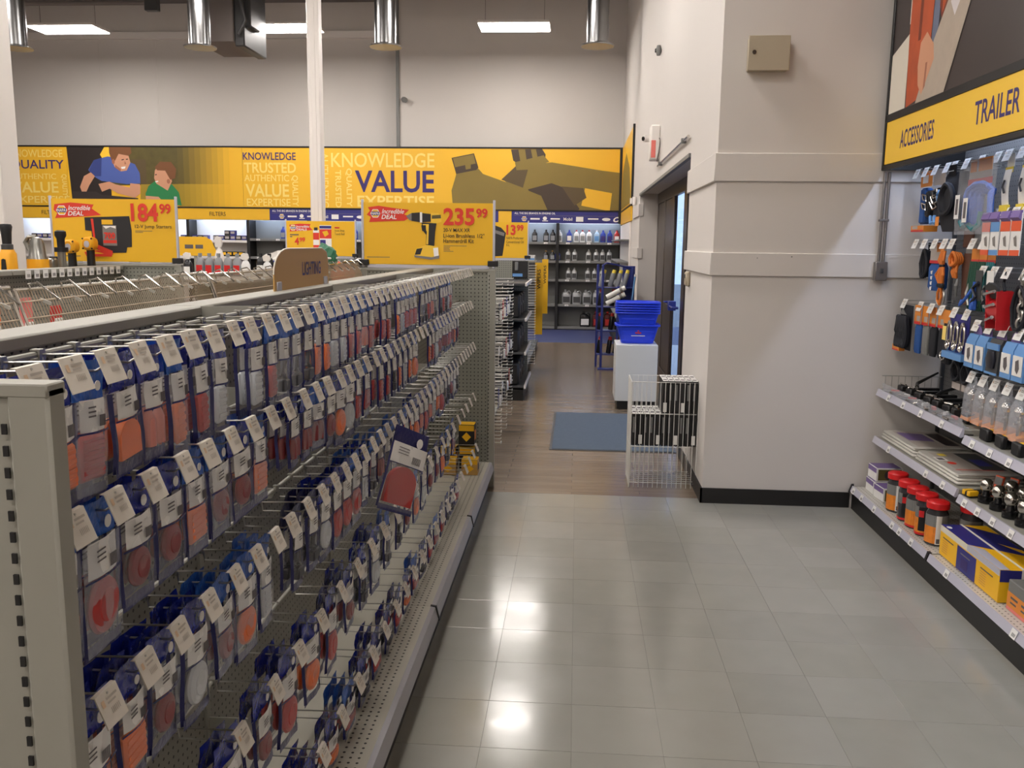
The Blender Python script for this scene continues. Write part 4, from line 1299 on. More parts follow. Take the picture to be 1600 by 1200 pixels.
for i, (y, a) in enumerate(((5.22, 0.5), (4.92, 0.15), (4.62, -0.1))):
    t = thing('pry_lever', 'long black steel lever with bright tip on the upper shelf', 'lever', (1.98, y, 0.862), a, 'black levers on the upper shelf')
    part('arm', MB().tube([(0.0, -0.03, 0.0), (0.06, 0.02, 0.012), (0.26, 0.05, 0.06)], [0.012, 0.010, 0.006], 8), 'black_gloss', t)
    part('tip', MB().tube([(-0.012, -0.04, -0.002), (0.004, -0.026, 0.001)], 0.008, 8), 'chrome', t)
for i in range(7):
    t = thing('hitch_clip', 'bright steel hitch clip in the front of the upper shelf', 'clip', (1.95 + 0.012 * (i % 2), 5.40 - 0.135 * i, 0.79), ra.uniform(0, 3), 'hitch clips on the upper shelf')
    t.scale = (1.7, 1.7, 1.5)
    part('wire', MB().tube([(0.02, 0, 0.005), (-0.02, 0.004, 0.005), (-0.03, 0.012, 0.008), (-0.02, 0.02, 0.006), (0.02, 0.016, 0.005)], 0.0045, 6), 'chrome', t)
    part('ticket', MB().box(-0.012, 0.014, -0.014, -0.004, 0.001, 0.012), 'paper_white' if i % 2 else 'jar_red', t)
for i in range(7):
    y = 4.25 - 0.155 * i
    t = thing('receiver_tube', 'black receiver tube with yellow card on the second bay upper shelf', 'hitch part', (2.02, y - 0.03, 0.7625), ra.uniform(-0.06, 0.06), 'black receiver tubes')
    part('tube', MB().rbox(-0.07, 0.2, -0.03, 0.03, 0.0, 0.05, 0.006), 'black_gloss', t)
    part('collar', MB().rbox(-0.078, -0.05, -0.04, 0.04, 0.0, 0.058, 0.006), 'black', t)
    part('card', MB().prism([(-0.05, 0.052), (0.05, 0.058), (0.05, 0.061), (-0.05, 0.055)], 1, -0.028, 0.028), 'yellow', t)
# flat packaged mats
for i, (y0, y1) in enumerate(((5.0, 5.53), (4.42, 4.97))):
    t = thing('flat_pack', ('flat wrapped pack with a blue picture on the middle accessory shelf', 'flat wrapped pack with price sticker and red print on the middle shelf')[i], 'package', (1.93, y0, 0.486))
    L_ = y1 - y0
    for k in range(3):
        part('sleeve', MB().rbox(0.0 + 0.004 * k, 0.33, 0.004 * k, L_ - 0.003 * k, 0.017 * k, 0.017 * k + 0.016, 0.006), 'pack_white', t)
    top = 0.0515
    f = Face((0.0, L_, top), (0, -1, 0), (0, 0, 1))

    def fp(u, v, d):
        return Vector((v, L_ - u, top + d * 0.4))
    f.P = fp
    f.poly([(0.04, 0.05), (L_ - 0.06, 0.05), (L_ - 0.06, 0.31), (0.04, 0.31)], 'card_grey')
    if i == 0:
        f.poly([(0.08, 0.06), (0.3, 0.06), (0.32, 0.2), (0.12, 0.2)], 'card_purple')
        f.poly([(0.1, 0.22), (L_ - 0.1, 0.22), (L_ - 0.1, 0.3), (0.1, 0.3)], 'print_dark')
    else:
        f.poly([(0.06, 0.18), (L_ - 0.12, 0.18), (L_ - 0.12, 0.3), (0.06, 0.3)], 'dark_grey')
        f.poly([(0.2, 0.2), (0.34, 0.2), (0.34, 0.27), (0.2, 0.27)], 'blue_band')
        f.poly([(0.16, 0.03), (0.24, 0.03), (0.24, 0.085), (0.16, 0.085)], 'white_ink')
        f.poly([(0.175, 0.04), (0.225, 0.04), (0.225, 0.075), (0.175, 0.075)], 'ink')
        f.ell(0.29, 0.08, 0.03, 0.022, 'red_ink')
        f.poly([(0.08, 0.08), (0.13, 0.08), (0.13, 0.12), (0.08, 0.12)], 'card_yellow')
        f.poly([(0.43, 0.04), (0.44, 0.04), (0.44, 0.28), (0.43, 0.28)], 'red_ink')
    o = link('printed_picture', f.mb.mesh('printed_picture', f.mats, False, False), t)
    part('fold', MB().rbox(0.005, 0.3, -0.0, 0.045, 0.0515, 0.056, 0.003), 'pack_white', t)
# chrome hitch balls, standing
for i in range(6):
    y = 4.20 - 0.12 * i
    for j in range(2):
        t = thing('hitch_ball', 'chrome trailer hitch ball standing on the second bay lower shelf', 'hitch ball', (1.975 + 0.10 * j, y - 0.03 * j, 0.466), 0, 'chrome hitch balls')
        part('ball', MB().loft([(0.052, 0.012, 0.012, 2), (0.058, 0.02, 0.02, 2), (0.072, 0.028, 0.028, 2), (0.088, 0.030, 0.030, 2), (0.104, 0.025, 0.025, 2), (0.114, 0.015, 0.015, 2), (0.116, 0.006, 0.006, 2)], 18), 'chrome', t)
        part('base', MB().loft([(0.0, 0.034, 0.034, 2), (0.03, 0.034, 0.034, 2), (0.034, 0.02, 0.02, 2), (0.055, 0.014, 0.014, 2)], 18), 'black_gloss', t)
for i, y in enumerate((4.285,)):
    t = thing('strap_clamp', 'yellow and black striped strap clamp on the second bay lower shelf', 'clamp', (1.95, y, 0.466), 0.2)
    part('jaw', MB().rbox(-0.03, 0.1, -0.02, 0.03, 0, 0.03, 0.006), 'black', t)
    for q in (-0.024, 0.012):
        part('stripe', MB().rbox(-0.034, 0.02, q, q + 0.021, 0.008, 0.034, 0.004), 'yellow', t)
for i in range(2):
    t = thing('warning_card', 'small red and grey warning card propped among the hitch balls', 'card', (2.06 + 0.05 * i, 4.30 - 0.04 * i, 0.468), 0.3, 'warning cards')
    part('card', MB().prism([(0, 0), (0.01, 0), (0.035, 0.1), (0.025, 0.1)], 1, -0.025, 0.025), 'card_orange_red', t)
    part('window', MB().prism([(0.013, 0.058), (0.015, 0.058), (0.024, 0.095), (0.022, 0.095)], 1, -0.022, 0.022), 'mid_grey', t)
# base deck: bulb boxes, red-lidded jars, the winch boxes
for i, (y, z) in enumerate(((5.46, 0.0), (5.46, 0.086), (5.30, 0.0))):
    t = thing('bulb_box', ('white and blue lamp box lying at the corner of the base deck', 'white and blue lamp box on top of another at the deck end', 'white and blue lamp box next to the red lidded jars')[i], 'box', (1.90 + (0.01 if i == 1 else 0), y, 0.152 + z), 0.04 * i)
    part('carton', MB().rbox(-0.04, 0.12, -0.07, 0.07, 0, 0.083, 0.002), 'paper_white', t)
    part('picture', MB().box(-0.03, 0.11, -0.0712, -0.0702, 0.006, 0.075), 'scene_olive_ink', t)
    part('lens_picture', MB().loft([(0, 0.022, 0.028, 2), (0.0004, 0.022, 0.028, 2)], 16), 'print_dark', t, (0.03, -0.0722, 0.04), (math.pi / 2, 0, 0))
    part('blue_end', MB().box(-0.0412, -0.0402, -0.066, 0.066, 0.05, 0.08).box(-0.036, 0.11, -0.066, 0.066, 0.0832, 0.0838), 'card_purple', t)
for i, y in enumerate((5.07, 4.90, 4.77, 4.645, 4.50)):
    t = thing('red_lid_jar', ('red lidded jar of ties showing its white barcode panel first', 'red lidded jar with a ten count badge and black print', 'red lidded jar of orange ties beside the badge jar', 'red lidded jar with orange print and a red stripe badge', 'red lidded jar with tall white barcode panel by the yellow carton')[i], 'jar', (1.885, y, 0.152), (0.5, -0.2, 0.3, -0.3, 0.5)[i])
    body = part('body', MB().loft([(0.0, 0.046, 0.046, 2.6), (0.006, 0.05, 0.05, 2.6), (0.165, 0.05, 0.05, 2.6), (0.185, 0.044, 0.044, 2), (0.195, 0.044, 0.044, 2)], 24), 'jar_body', t)
    part('lid', MB().loft([(0.192, 0.055, 0.055, 2), (0.222, 0.056, 0.056, 2), (0.228, 0.05, 0.05, 2), (0.226, 0.044, 0.044, 2), (0.232, 0.03, 0.03, 2)], 24), 'jar_red', t)
    m_ = MB()

    def arc(a0, a1, z0, z1, mi, r=0.0508):
        ps = []
        for q in range(9):
            a = math.radians(a0 + (a1 - a0) * q / 8)
            c_, s_ = math.cos(a), math.sin(a)
            ps.append((r * math.copysign(abs(c_) ** (2 / 2.6), c_), r * math.copysign(abs(s_) ** (2 / 2.6), s_)))
        m_.add([(x, y2, z) for z in (z0, z1) for x, y2 in ps], [(k, k + 1, k + 10, k + 9) for k in range(8)], mi)
    arc(120, 300, 0.012, 0.10 if i != 1 else 0.02, 0)
    arc(120, 300, 0.10, 0.16, 1)
    if i in (0, 4):
        arc(215, 250, 0.01, 0.16, 2, 0.0514)
        arc(222, 243, 0.015, 0.04, 3, 0.0518)
    else:
        arc(130, 290, 0.008, 0.02, 4, 0.0514)
        arc(230, 290, 0.03, 0.16, 5, 0.0512)
        arc(232, 262, 0.105, 0.14, 4, 0.0518)
    link('label_wrap', m_.mesh('label_wrap', ['jar_orange', 'mid_grey', 'paper_white', 'ink', 'jar_red', 'black']), t)
t = thing('red_lid_jar', 'red lidded jar standing half hidden behind the yellow carton', 'jar', (2.03, 4.44, 0.152))
part('body', MB().loft([(0.0, 0.046, 0.046, 2.6), (0.006, 0.05, 0.05, 2.6), (0.165, 0.05, 0.05, 2.6), (0.185, 0.044, 0.044, 2), (0.195, 0.044, 0.044, 2)], 24), 'jar_body', t)
part('lid', MB().loft([(0.192, 0.055, 0.055, 2), (0.222, 0.056, 0.056, 2), (0.228, 0.05, 0.05, 2), (0.232, 0.03, 0.03, 2)], 24), 'jar_red', t)
part('label_wrap', MB().loft([(0.015, 0.0508, 0.0508, 2.6), (0.155, 0.0508, 0.0508, 2.6)], 24, cap=False), 'mid_grey', t)
t = thing('winch_carton', 'long yellow and blue cable carton tied with white straps on the base deck', 'box', (1.845, 3.73, 0.152))
part('carton', MB().rbox(0.0, 0.22, 0.0, 0.62, 0, 0.15, 0.003), 'yellow', t)
f = Face((0.0, 0.62, 0.15), (0, -1, 0), (-1, 0, 0))
f.rect(0.20, 0.035, 0.40, 0.148, 'blue_band')
f.poly([(0, 0), (0.62, 0), (0.62, 0.03), (0, 0.03)], 'cream_print')
f.poly([(0.3, 0), (0.62, 0), (0.62, 0.028), (0.3, 0.028)], 'lip_lavender')
f.rect(0.24, 0.06, 0.34, 0.066, 'grey_ink')
f.rect(0.25, 0.08, 0.32, 0.13, 'navy_ink')
for u in (0.04, 0.45):
    f.rect(u, 0.05, u + 0.12, 0.056, 'ink')
    for k in range(6):
        f.rect(u, 0.066 + 0.011 * k, u + 0.06, 0.069 + 0.011 * k, 'ink_orange')
o = link('side_print', f.mb.mesh('side_print', f.mats, False, False), t)
f = Face((0, 0, 0), (0, -1, 0), (0, 0, 1))
f.P = lambda u, v, d: Vector((v, 0.62 - u, 0.15 + d * 0.4))
f.poly([(0.0, 0.0), (0.08, 0.0), (0.36, 0.22), (0.14, 0.22), (0.0, 0.1)], 'blue_band')
f.poly([(0.08, 0.0), (0.3, 0.0), (0.45, 0.22), (0.2, 0.12)], 'blue_band')
f.poly([(0.30, 0.0), (0.62, 0.0), (0.62, 0.04), (0.36, 0.05)], 'lip_lavender')
f.ell(0.05, 0.02, 0.02, 0.012, 'white_ink')
link('top_print', f.mb.mesh('top_print', f.mats, False, False), t)
part('end_band', MB().box(0.001, 0.219, -0.0012, -0.0004, 0.095, 0.148), 'blue_band', t)
part('strap', MB().box(0.09, 0.102, -0.003, 0.623, 0.1525, 0.1535).box(0.09, 0.102, -0.003, -0.002, 0.09, 0.1535), 'white_paint', t)
t = thing('ball_mount_carton', 'grey and yellow boxed kit with pink lower edge on the base deck', 'box', (1.86, 3.28, 0.152))
part('carton', MB().rbox(0.0, 0.24, 0, 0.40, 0, 0.13, 0.003), 'mid_grey', t)
f = Face((0.0, 0.40, 0.13), (0, -1, 0), (-1, 0, 0))
f.rect(0.0, 0.05, 0.40, 0.115, 'card_orange')
f.rect(0.0, 0.115, 0.40, 0.13, 'pink')
for k in range(4):
    f.rect(0.03 + 0.09 * k, 0.065, 0.09 + 0.09 * k, 0.075, 'ink')
    f.rect(0.03 + 0.09 * k, 0.088, 0.08 + 0.09 * k, 0.096, 'ink')
link('side_print', f.mb.mesh('side_print', f.mats, False, False), t)
part('handle_hole', MB().loft([(0.1305, 0.018, 0.05, 4), (0.131, 0.018, 0.05, 4)], 16, 0.12, 0.2), 'black', t)


# ------------------------------------------------------------------ price signs standing on the end panels
def words(parent, origin, xd, n, items):
    """each word of lettering is a part of its own"""
    for k, it in enumerate(items):
        f = Face(origin, xd, n)
        f.k = 18 + k
        f.text(*it)
        f.build('lettering', parent)


def deal_sign(label, x0, x1, z0, z1, y, feet):
    t = thing('price_sign', label, 'sign', ((x0 + x1) / 2, y, z0))
    w_, h_ = x1 - x0, z1 - z0
    a = w_ / 2
    part('board', MB().box(-a, a, 0, 0.006, 0, h_), 'yellow_board', t)
    for s in (-1, 1):
        part('holder_post', MB().rbox(s * (a + 0.006) - 0.008, s * (a + 0.006) + 0.008, -0.004, 0.012, -0.02, h_ + 0.02, 0.002), 'clip_clear', t)
        part('corner_clip', MB().rbox(s * a - 0.035, s * a + 0.035, -0.01, 0.02, -0.008, 0.03, 0.004), 'black', t)
    part('foot_bar', MB().rbox(-a * 0.95, a * 0.95, 0.0, 0.014, -feet, -0.002, 0.003), 'clip_clear', t)
    return t, Face((x0, y, z1), (1, 0, 0), (0, -1, 0))


def splash(f, pts, m_='red_ink'):
    f.poly(pts, m_)


def logo(f, u, v, r):
    f.poly([(u + r * math.cos(a), v + r * 0.92 * math.sin(a)) for a in [math.pi / 3 * i for i in range(6)]], 'white_ink')
    f.poly([(u + r * 0.84 * math.cos(a), v + r * 0.76 * math.sin(a)) for a in [math.pi / 3 * i for i in range(6)]], 'yellow')
    f.rect(u - r * 0.8, v - r * 0.36, u + r * 0.8, v + r * 0.36, 'blue_band')
    f.text('NAPA', u - r * 0.72, v - r * 0.26, u + r * 0.72, v + r * 0.26, 'white_ink', 0.02)


# 235.99 hammer drill
t, f = deal_sign('yellow price sign with a cordless hammer drill, marked 235.99', -1.419, -0.554, 1.516, 1.919, 5.816, 0.026)
A = lambda x: (x - 707) * 0.001105
B = lambda y: (y - 437) * 0.001025
Q = lambda *p: [(A(x), B(y)) for x, y in p]
splash(f, Q((735, 468), (800, 458), (880, 470), (985, 482), (955, 512), (1000, 526), (955, 552), (850, 556), (742, 562), (752, 530), (728, 515), (748, 490)))
logo(f, A(780), B(507), 0.034)
f.poly(Q((966, 522), (1000, 502), (1000, 552), (985, 546)), 'grey_ink')
f.poly(Q((1000, 502), (1050, 498), (1050, 560), (1000, 552)), 'black_ink')
f.poly(Q((1050, 497), (1064, 497), (1064, 562), (1050, 562)), 'white_ink')
f.poly(Q((1064, 502), (1118, 508), (1122, 556), (1064, 560)), 'black_ink')
f.poly(Q((1116, 500), (1160, 502), (1180, 520), (1180, 556), (1150, 568), (1116, 562)), 'yellow_flat')
f.poly(Q((1122, 516), (1176, 512), (1178, 534), (1122, 538)), 'scene_olive_ink')
f.poly(Q((1060, 562), (1150, 566), (1142, 620), (1136, 716), (1086, 712), (1088, 640), (1066, 612)), 'black_ink')
f.poly(Q((1066, 572), (1104, 572), (1100, 700), (1088, 700), (1092, 620)), 'yellow_flat')
f.poly(Q((1058, 580), (1086, 578), (1088, 616), (1064, 616)), 'black_ink')
f.poly(Q((1026, 728), (1090, 704), (1160, 714), (1168, 780), (1120, 792), (1014, 776)), 'yellow_flat')
f.poly(Q((1030, 730), (1066, 724), (1052, 766), (1018, 768)), 'black_ink')
f.poly(Q((1130, 724), (1160, 720), (1164, 778), (1136, 784)), 'white_ink')
f.poly(Q((1014, 770), (1120, 782), (1168, 770), (1166, 790), (1116, 798), (1018, 784)), 'grey_ink')
f.build('printed_picture', t)
f = Face((-1.419, 5.816, 1.919), (1, 0, 0), (0, -1, 0))
for k in range(5):
    f.rect(A(1192), B(706 + 9 * k), A(1192 + (140, 40, 36, 40, 60)[k]), B(709 + 9 * k), 'ink')
f.rect(A(726), B(784), A(866), B(788), 'ink')
o = f.build('small_print', t)
o['kind'] = 'stuff'
words(t, (-1.419, 5.816, 1.919), (1, 0, 0), (0, -1, 0), [
    ('Incredible', A(820), B(478), A(952), B(508), 'white_ink', 0.012, 0, 0.06), ('DEAL', A(818), B(514), A(908), B(542), 'white_ink', 0.02, 0, 0.06),
    ('235', A(1192), B(468), A(1378), B(578), 'red_ink', 0.03), ('99', A(1388), B(470), A(1456), B(530), 'red_ink', 0.03),
    ('20-V MAX XR', A(1192), B(596), A(1352), B(620), 'black_ink', 0.008), ('Li-ion Brushless 1/2"', A(1192), B(630), A(1438), B(656), 'black_ink', 0.008), ('Hammerdrill Kit', A(1192), B(664), A(1375), B(690), 'black_ink', 0.008)])
# 184.99 jump starter
t, f = deal_sign('yellow price sign with a black jump starter and red clamps, marked 184.99', -3.629, -2.747, 1.505, 1.93, 5.906, 0.012)
A = lambda x: (x - 312) * 0.001105
B = lambda y: (y - 445) * 0.00109
splash(f, Q((335, 480), (440, 468), (590, 480), (575, 505), (635, 545), (560, 552), (440, 560), (335, 566), (350, 535), (328, 515)))
logo(f, A(380), B(517), 0.04)
f.poly(Q((525, 560), (815, 550), (826, 640), (822, 742), (792, 745), (784, 778), (640, 782), (570, 745), (566, 645), (526, 640)), 'black_ink')
f.rect(A(635), B(573), A(706), B(603), 'yellow_board')
f.rect(A(638), B(608), A(728), B(735), 'grey_ink')
f.rect(A(640), B(700), A(726), B(720), 'red_ink')
f.poly(Q((642, 612), (724, 612), (724, 628), (690, 618), (660, 630)), 'white_ink')
f.poly(Q((566, 568), (582, 568), (590, 716), (578, 716)), 'red_ink')
f.poly(Q((546, 700), (570, 716), (696, 768), (696, 792), (640, 786), (560, 730)), 'red_ink')
f.poly(Q((512, 776), (600, 766), (690, 790), (690, 804), (524, 804)), 'red_ink')
f.poly(Q((524, 780), (590, 774), (640, 786), (540, 790)), 'yellow_board')
f.rect(A(850), B(640), A(960), B(643), 'ink')
f.rect(A(850), B(648), A(900), B(651), 'ink')
f.rect(A(356), B(800), A(486), B(805), 'ink')
f.build('printed_picture', t)
words(t, (-3.629, 5.906, 1.93), (1, 0, 0), (0, -1, 0), [
    ('Incredible', A(424), B(487), A(565), B(516), 'white_ink', 0.012, 0, 0.06), ('DEAL', A(422), B(522), A(522), B(550), 'white_ink', 0.02, 0, 0.06),
    ('184', A(828), B(470), A(1003), B(584), 'red_ink', 0.03), ('99', A(1012), B(472), A(1085), B(535), 'red_ink', 0.03),
    ('12-V Jump Starters', A(850), B(602), A(1085), B(630), 'black_ink', 0.008), ('700', A(648), B(652), A(720), B(694), 'red_ink', 0.04)])
# 4.99 spray can and towels
t, f = deal_sign('yellow price sign with a spray can and towel roll, marked 4.99', -3.442, -2.618, 1.49, 1.896, 10.3, 0.03)
A = lambda x: (x - 250) * 0.00197
B = lambda y: (y - 556) * 0.00194
splash(f, Q((268, 580), (330, 572), (400, 574), (392, 590), (412, 610), (340, 616), (270, 620), (276, 600)))
logo(f, A(292), B(597), 0.04)
f.rect(A(414), B(610), A(450), B(726), 'white_ink')
f.rect(A(414), B(626), A(450), B(668), 'red_ink')
f.rect(A(414), B(700), A(450), B(722), 'red_ink')
f.rect(A(420), B(594), A(442), B(612), 'black_ink')
f.rect(A(454), B(580), A(526), B(740), 'white_ink')
f.rect(A(454), B(584), A(526), B(600), 'blue_band')
f.rect(A(454), B(604), A(526), B(660), 'red_ink')
f.poly(Q((470, 620), (500, 612), (510, 634), (486, 650)), 'yellow')
f.rect(A(456), B(668), A(490), B(720), 'blue_band')
f.rect(A(546), B(590), A(576), B(598), 'red_ink')
for k in range(3):
    f.rect(A(272), B(636 + 12 * k), A(272 + (54, 14, 0.1)[k]), B(642 + 12 * k), 'ink')
f.build('printed_picture', t)
words(t, (-3.442, 10.3, 1.896), (1, 0, 0), (0, -1, 0), [
    ('Incredible', A(314), B(582), A(390), B(596), 'white_ink', 0.012), ('DEALS', A(314), B(600), A(376), B(614), 'white_ink', 0.02),
    ('4', A(300), B(655), A(326), B(700), 'red_ink', 0.03), ('99', A(330), B(655), A(364), B(682), 'red_ink', 0.03),
    ('Scott Shop', A(546), B(606), A(606), B(620), 'black_ink', 0.0), ('Towel Roll', A(546), B(624), A(606), B(638), 'black_ink', 0.0)])
# 13.99 oil
t, f = deal_sign('yellow price sign with a black oil bottle, marked 13.99', -1.46, -0.577, 1.495, 1.905, 10.3, 0.03)
A = lambda x: 0.883 - (575 - x) * 0.001885
B = lambda y: (y - 515) * 0.001885
f.poly(Q((200, 530), (330, 520), (410, 548), (440, 580), (420, 720), (300, 730), (200, 728)), 'black_ink')
f.poly(Q((366, 560), (432, 580), (428, 600), (366, 580)), 'grey_ink')
f.build('printed_picture', t)
words(t, (-1.46, 10.3, 1.905), (1, 0, 0), (0, -1, 0), [
    ('13', A(443), B(530), A(500), B(592), 'red_ink', 0.03), ('99', A(507), B(530), A(549), B(567), 'red_ink', 0.03),
    ('NAPA Proformer', A(443), B(602), A(550), B(618), 'black_ink', 0.0), ('Conventional Oil', A(443), B(626), A(550), B(642), 'black_ink', 0.0), ('5 L', A(443), B(648), A(464), B(660), 'black_ink', 0.0)])

# ------------------------------------------------------------------ the next gondola over: empty chrome hooks, seen above the cap
G2 = thing('gondola_shelf', 'second grey gondola with tagged top cap behind the lighting gondola', 'shelving', (-3.19, 3.5, 0))
end_panel(G2, -3.63, -2.72, 5.9, 1.487, 'gondola_peg_y')
for i in range(4):
    a, b_ = 1.05 + 1.2125 * i, 1.05 + 1.2125 * (i + 1)
    world_part('back_panel', MB().box(-3.202, -3.178, a + 0.001, b_ - 0.001, 0.15, 1.45), 'gondola_peg_x', G2)
    world_part('top_cap', MB().rbox(-3.25, -3.13, a + 0.001, b_ - 0.001, 1.45, 1.48, 0.004), 'gondola', G2)
    world_part('base_deck', MB().rbox(-3.62, -2.76, a + 0.002, b_ - 0.002, 0.14, 0.16, 0.002), 'gondola', G2)
    world_part('shelf', MB().rbox(-3.176, -2.76, a + 0.002, b_ - 0.002, 1.09, 1.11, 0.002), 'gondola', G2)
    world_part('shelf', MB().rbox(-3.6, -3.27, a + 0.002, b_ - 0.002, 1.42, 1.44, 0.002).box(-3.27, -3.204, a + 0.1, a + 0.12, 1.38, 1.42), 'gondola', G2)
    world_part('kick_plate', MB().box(-3.6, -2.78, a, b_, 0, 0.139), 'black_cove', G2)
for i in range(13):
    y = 4.82 + 0.083 * i
    o = link('price_ticket', tk, G2, (-3.126, y, 1.452), (0, 0, math.pi))
    o.matrix_parent_inverse = G2.matrix_basis.inverted()
    o.scale = (1.4, 1.5, 1.5)
rg = random.Random(3)
mat('wire_brass', (196, 180, 158), 0.35, metal=0.7)
for i in range(4):
    a, b_ = BAYS[i] + 0.012, BAYS[i + 1] - 0.012
    t = thing('wire_bin', 'chrome wire bin hung on the back side of the lighting gondola', 'wire bin', (-1.06, a, 1.33), 0, 'chrome wire bins')
    L_ = b_ - a
    XT, XB, ZT = -0.395, -0.33, 0.195
    part('top_rail', MB().tube([(XT, 0.0, ZT), (XT, L_ * 0.62, ZT), (XT, L_ * 0.68, ZT + 0.008), (XT, L_, ZT + 0.008)], 0.0055, 8), 'chrome', t)
    m_ = MB()
    k = 1
    while 0.013 * k < L_ - 0.01:
        y = 0.013 * k
        m_.tube([(XT, y, ZT), (XB, y + 0.01, 0.0), (0.0, y + 0.01, 0.0)], 0.0016, 4)
        k += 1
    o = part('wires', m_, 'wire_brass', t)
    o['kind'] = 'stuff'
    for y in (0.0, L_):
        part('side_arm', MB().tube([(0.004, y, 0.0), (XB, y, 0.0), (XT, y, ZT)], 0.004, 6), 'chrome', t)
    for q in (0.0, 0.33, 0.62, 0.84):
        part('cross_wire', MB().tube([(XB + (XT - XB) * q, 0.0, ZT * q), (XB + (XT - XB) * q, L_, ZT * q)], 0.0022, 5), 'wire_brass', t)
    for q in range(8):
        y = L_ * (q + 0.5) / 8
        part('loop', MB().tube([(XT - 0.002, y, ZT - 0.02), (XT - 0.012, y + 0.004, ZT + 0.012), (XT + 0.012, y + 0.006, ZT + 0.018), (XT + 0.07, y + 0.01, ZT - 0.03)], 0.0032, 6), 'chrome', t)
        part('tab', MB().rbox(-0.016, 0.016, -0.001, 0.001, -0.005, 0.005, 0.0005), 'wire_white', t, (XT + 0.015, y + 0.03, ZT - 0.035), (0.3, 0.45, 0.2))
# small goods lying in the bins
for i in range(13):
    y = 1.5 + 0.27 * i
    c = ('jar_red', 'foil_blue', 'yellow', 'card_grey', 'lens_orange', 'pink')[i % 6]
    w_ = ('red', 'blue', 'yellow', 'grey', 'orange', 'pink')[i % 6]
    t = thing('fuse_pack', 'small %s carded part on the second gondola shelf' % w_, 'carded part', (-2.95, y + 0.034, 1.1125), 0, 'small %s carded parts' % w_)
    part('card', MB().rbox(-0.004, 0.008, -0.05, 0.05, 0, 0.17 + 0.03 * (i % 3), 0.002), c, t)
    part('blister', MB().rbox(0.008, 0.02, -0.035, 0.035, 0.02, 0.1, 0.004), 'paper_white', t)


# power tools on the far shelf
def tool_root(x, y, label):
    return thing('power_tool', label, 'power tool', (x, y, 1.442))


t = tool_root(-3.52, 5.24, 'tall upright ratchet with yellow collar and black grip')
part('grip', MB().loft([(0.18, 0.026, 0.026, 2), (0.25, 0.03, 0.03, 2), (0.285, 0.036, 0.036, 2), (0.30, 0.03, 0.03, 2), (0.302, 0.01, 0.01, 2)], 14), 'black', t)
part('collar', MB().loft([(0.145, 0.034, 0.034, 2), (0.175, 0.034, 0.034, 2), (0.18, 0.026, 0.026, 2)], 14), 'dark_grey', t)
part('body', MB().loft([(0.0, 0.046, 0.046, 3), (0.12, 0.044, 0.044, 3), (0.13, 0.038, 0.038, 3), (0.145, 0.036, 0.036, 2)], 16), 'tool_yellow', t)
part('inset', MB().prism([(-0.018, 0.0), (0.018, 0.0), (0.012, 0.085), (0, 0.09), (-0.012, 0.085)], 1, -0.05, -0.044), 'black', t)
t = tool_root(-3.43, 5.4, 'silver and yellow impact wrench standing on its base')
part('body', MB().loft([(0.0, 0.06, 0.05, 3), (0.09, 0.056, 0.05, 3), (0.10, 0.05, 0.045, 2.4), (0.18, 0.044, 0.04, 2), (0.215, 0.03, 0.03, 2), (0.225, 0.012, 0.012, 2)], 16), 'tool_metal', t)
part('sleeve', MB().loft([(0.005, 0.062, 0.053, 3), (0.085, 0.06, 0.052, 3)], 16), 'tool_yellow', t)
part('base', MB().loft([(0.0, 0.064, 0.055, 3), (0.022, 0.064, 0.055, 3)], 16), 'black', t)
part('side_grip', MB().tube([(-0.05, 0, 0.14), (-0.075, 0, 0.19), (-0.05, 0, 0.225), (0.0, 0, 0.222)], 0.014, 8), 'tool_metal', t)
t = tool_root(-3.36, 5.55, 'slim air ratchet with a black head standing upright')
part('barrel', MB().loft([(0.0, 0.024, 0.024, 2), (0.13, 0.026, 0.026, 2), (0.135, 0.022, 0.022, 2)], 14), 'tool_metal', t)
part('collar', MB().loft([(0.13, 0.04, 0.034, 3), (0.16, 0.04, 0.034, 3)], 14), 'black', t)
part('neck', MB().loft([(0.16, 0.024, 0.022, 2), (0.215, 0.026, 0.022, 2), (0.235, 0.038, 0.03, 2), (0.262, 0.036, 0.03, 2), (0.27, 0.02, 0.02, 2)], 14), 'black', t)
part('stand', MB().rbox(-0.085, 0.07, -0.04, 0.04, 0.0, 0.012, 0.004).rbox(-0.09, -0.04, -0.03, 0.03, 0.012, 0.09, 0.012), 'tool_metal', t)
for i, (x, y, h_) in enumerate(((-3.39, 5.72, 0.165), (-3.31, 5.81, 0.185))):
    t = tool_root(x, y, ('short yellow headed impact driver on black handle', 'taller yellow headed impact driver on black handle')[i])
    part('head', MB().loft([(-0.04, 0.034, 0.04, 2.6), (-0.01, 0.042, 0.046, 2.6), (0.03, 0.042, 0.046, 2.6), (0.045, 0.03, 0.034, 2.2)], 18), 'tool_yellow', t, (0, 0, h_), (math.pi / 2, 0, 0))
    part('face', MB().loft([(0, 0.02, 0.024, 2.4), (0.006, 0.018, 0.022, 2.4)], 14), 'clip_clear', t, (0, -0.042, h_ - 0.004), (math.pi / 2, 0, 0))
    for sx in (-1, 1):
        for sz in (-1, 1):
            part('screw', MB().loft([(0, 0.006, 0.006, 2), (0.004, 0.006, 0.006, 2)], 8), 'black', t, (sx * 0.031, -0.036, h_ + sz * 0.033), (math.pi / 2, 0, 0))
    part('handle', MB().loft([(0.0, 0.028, 0.03, 3), (0.02, 0.024, 0.026, 3), (h_ - 0.03, 0.022, 0.024, 3)], 14), 'black', t)
    part('battery', MB().rbox(-0.035, 0.035, -0.05, 0.05, 0.0, 0.02, 0.004), 'black', t)

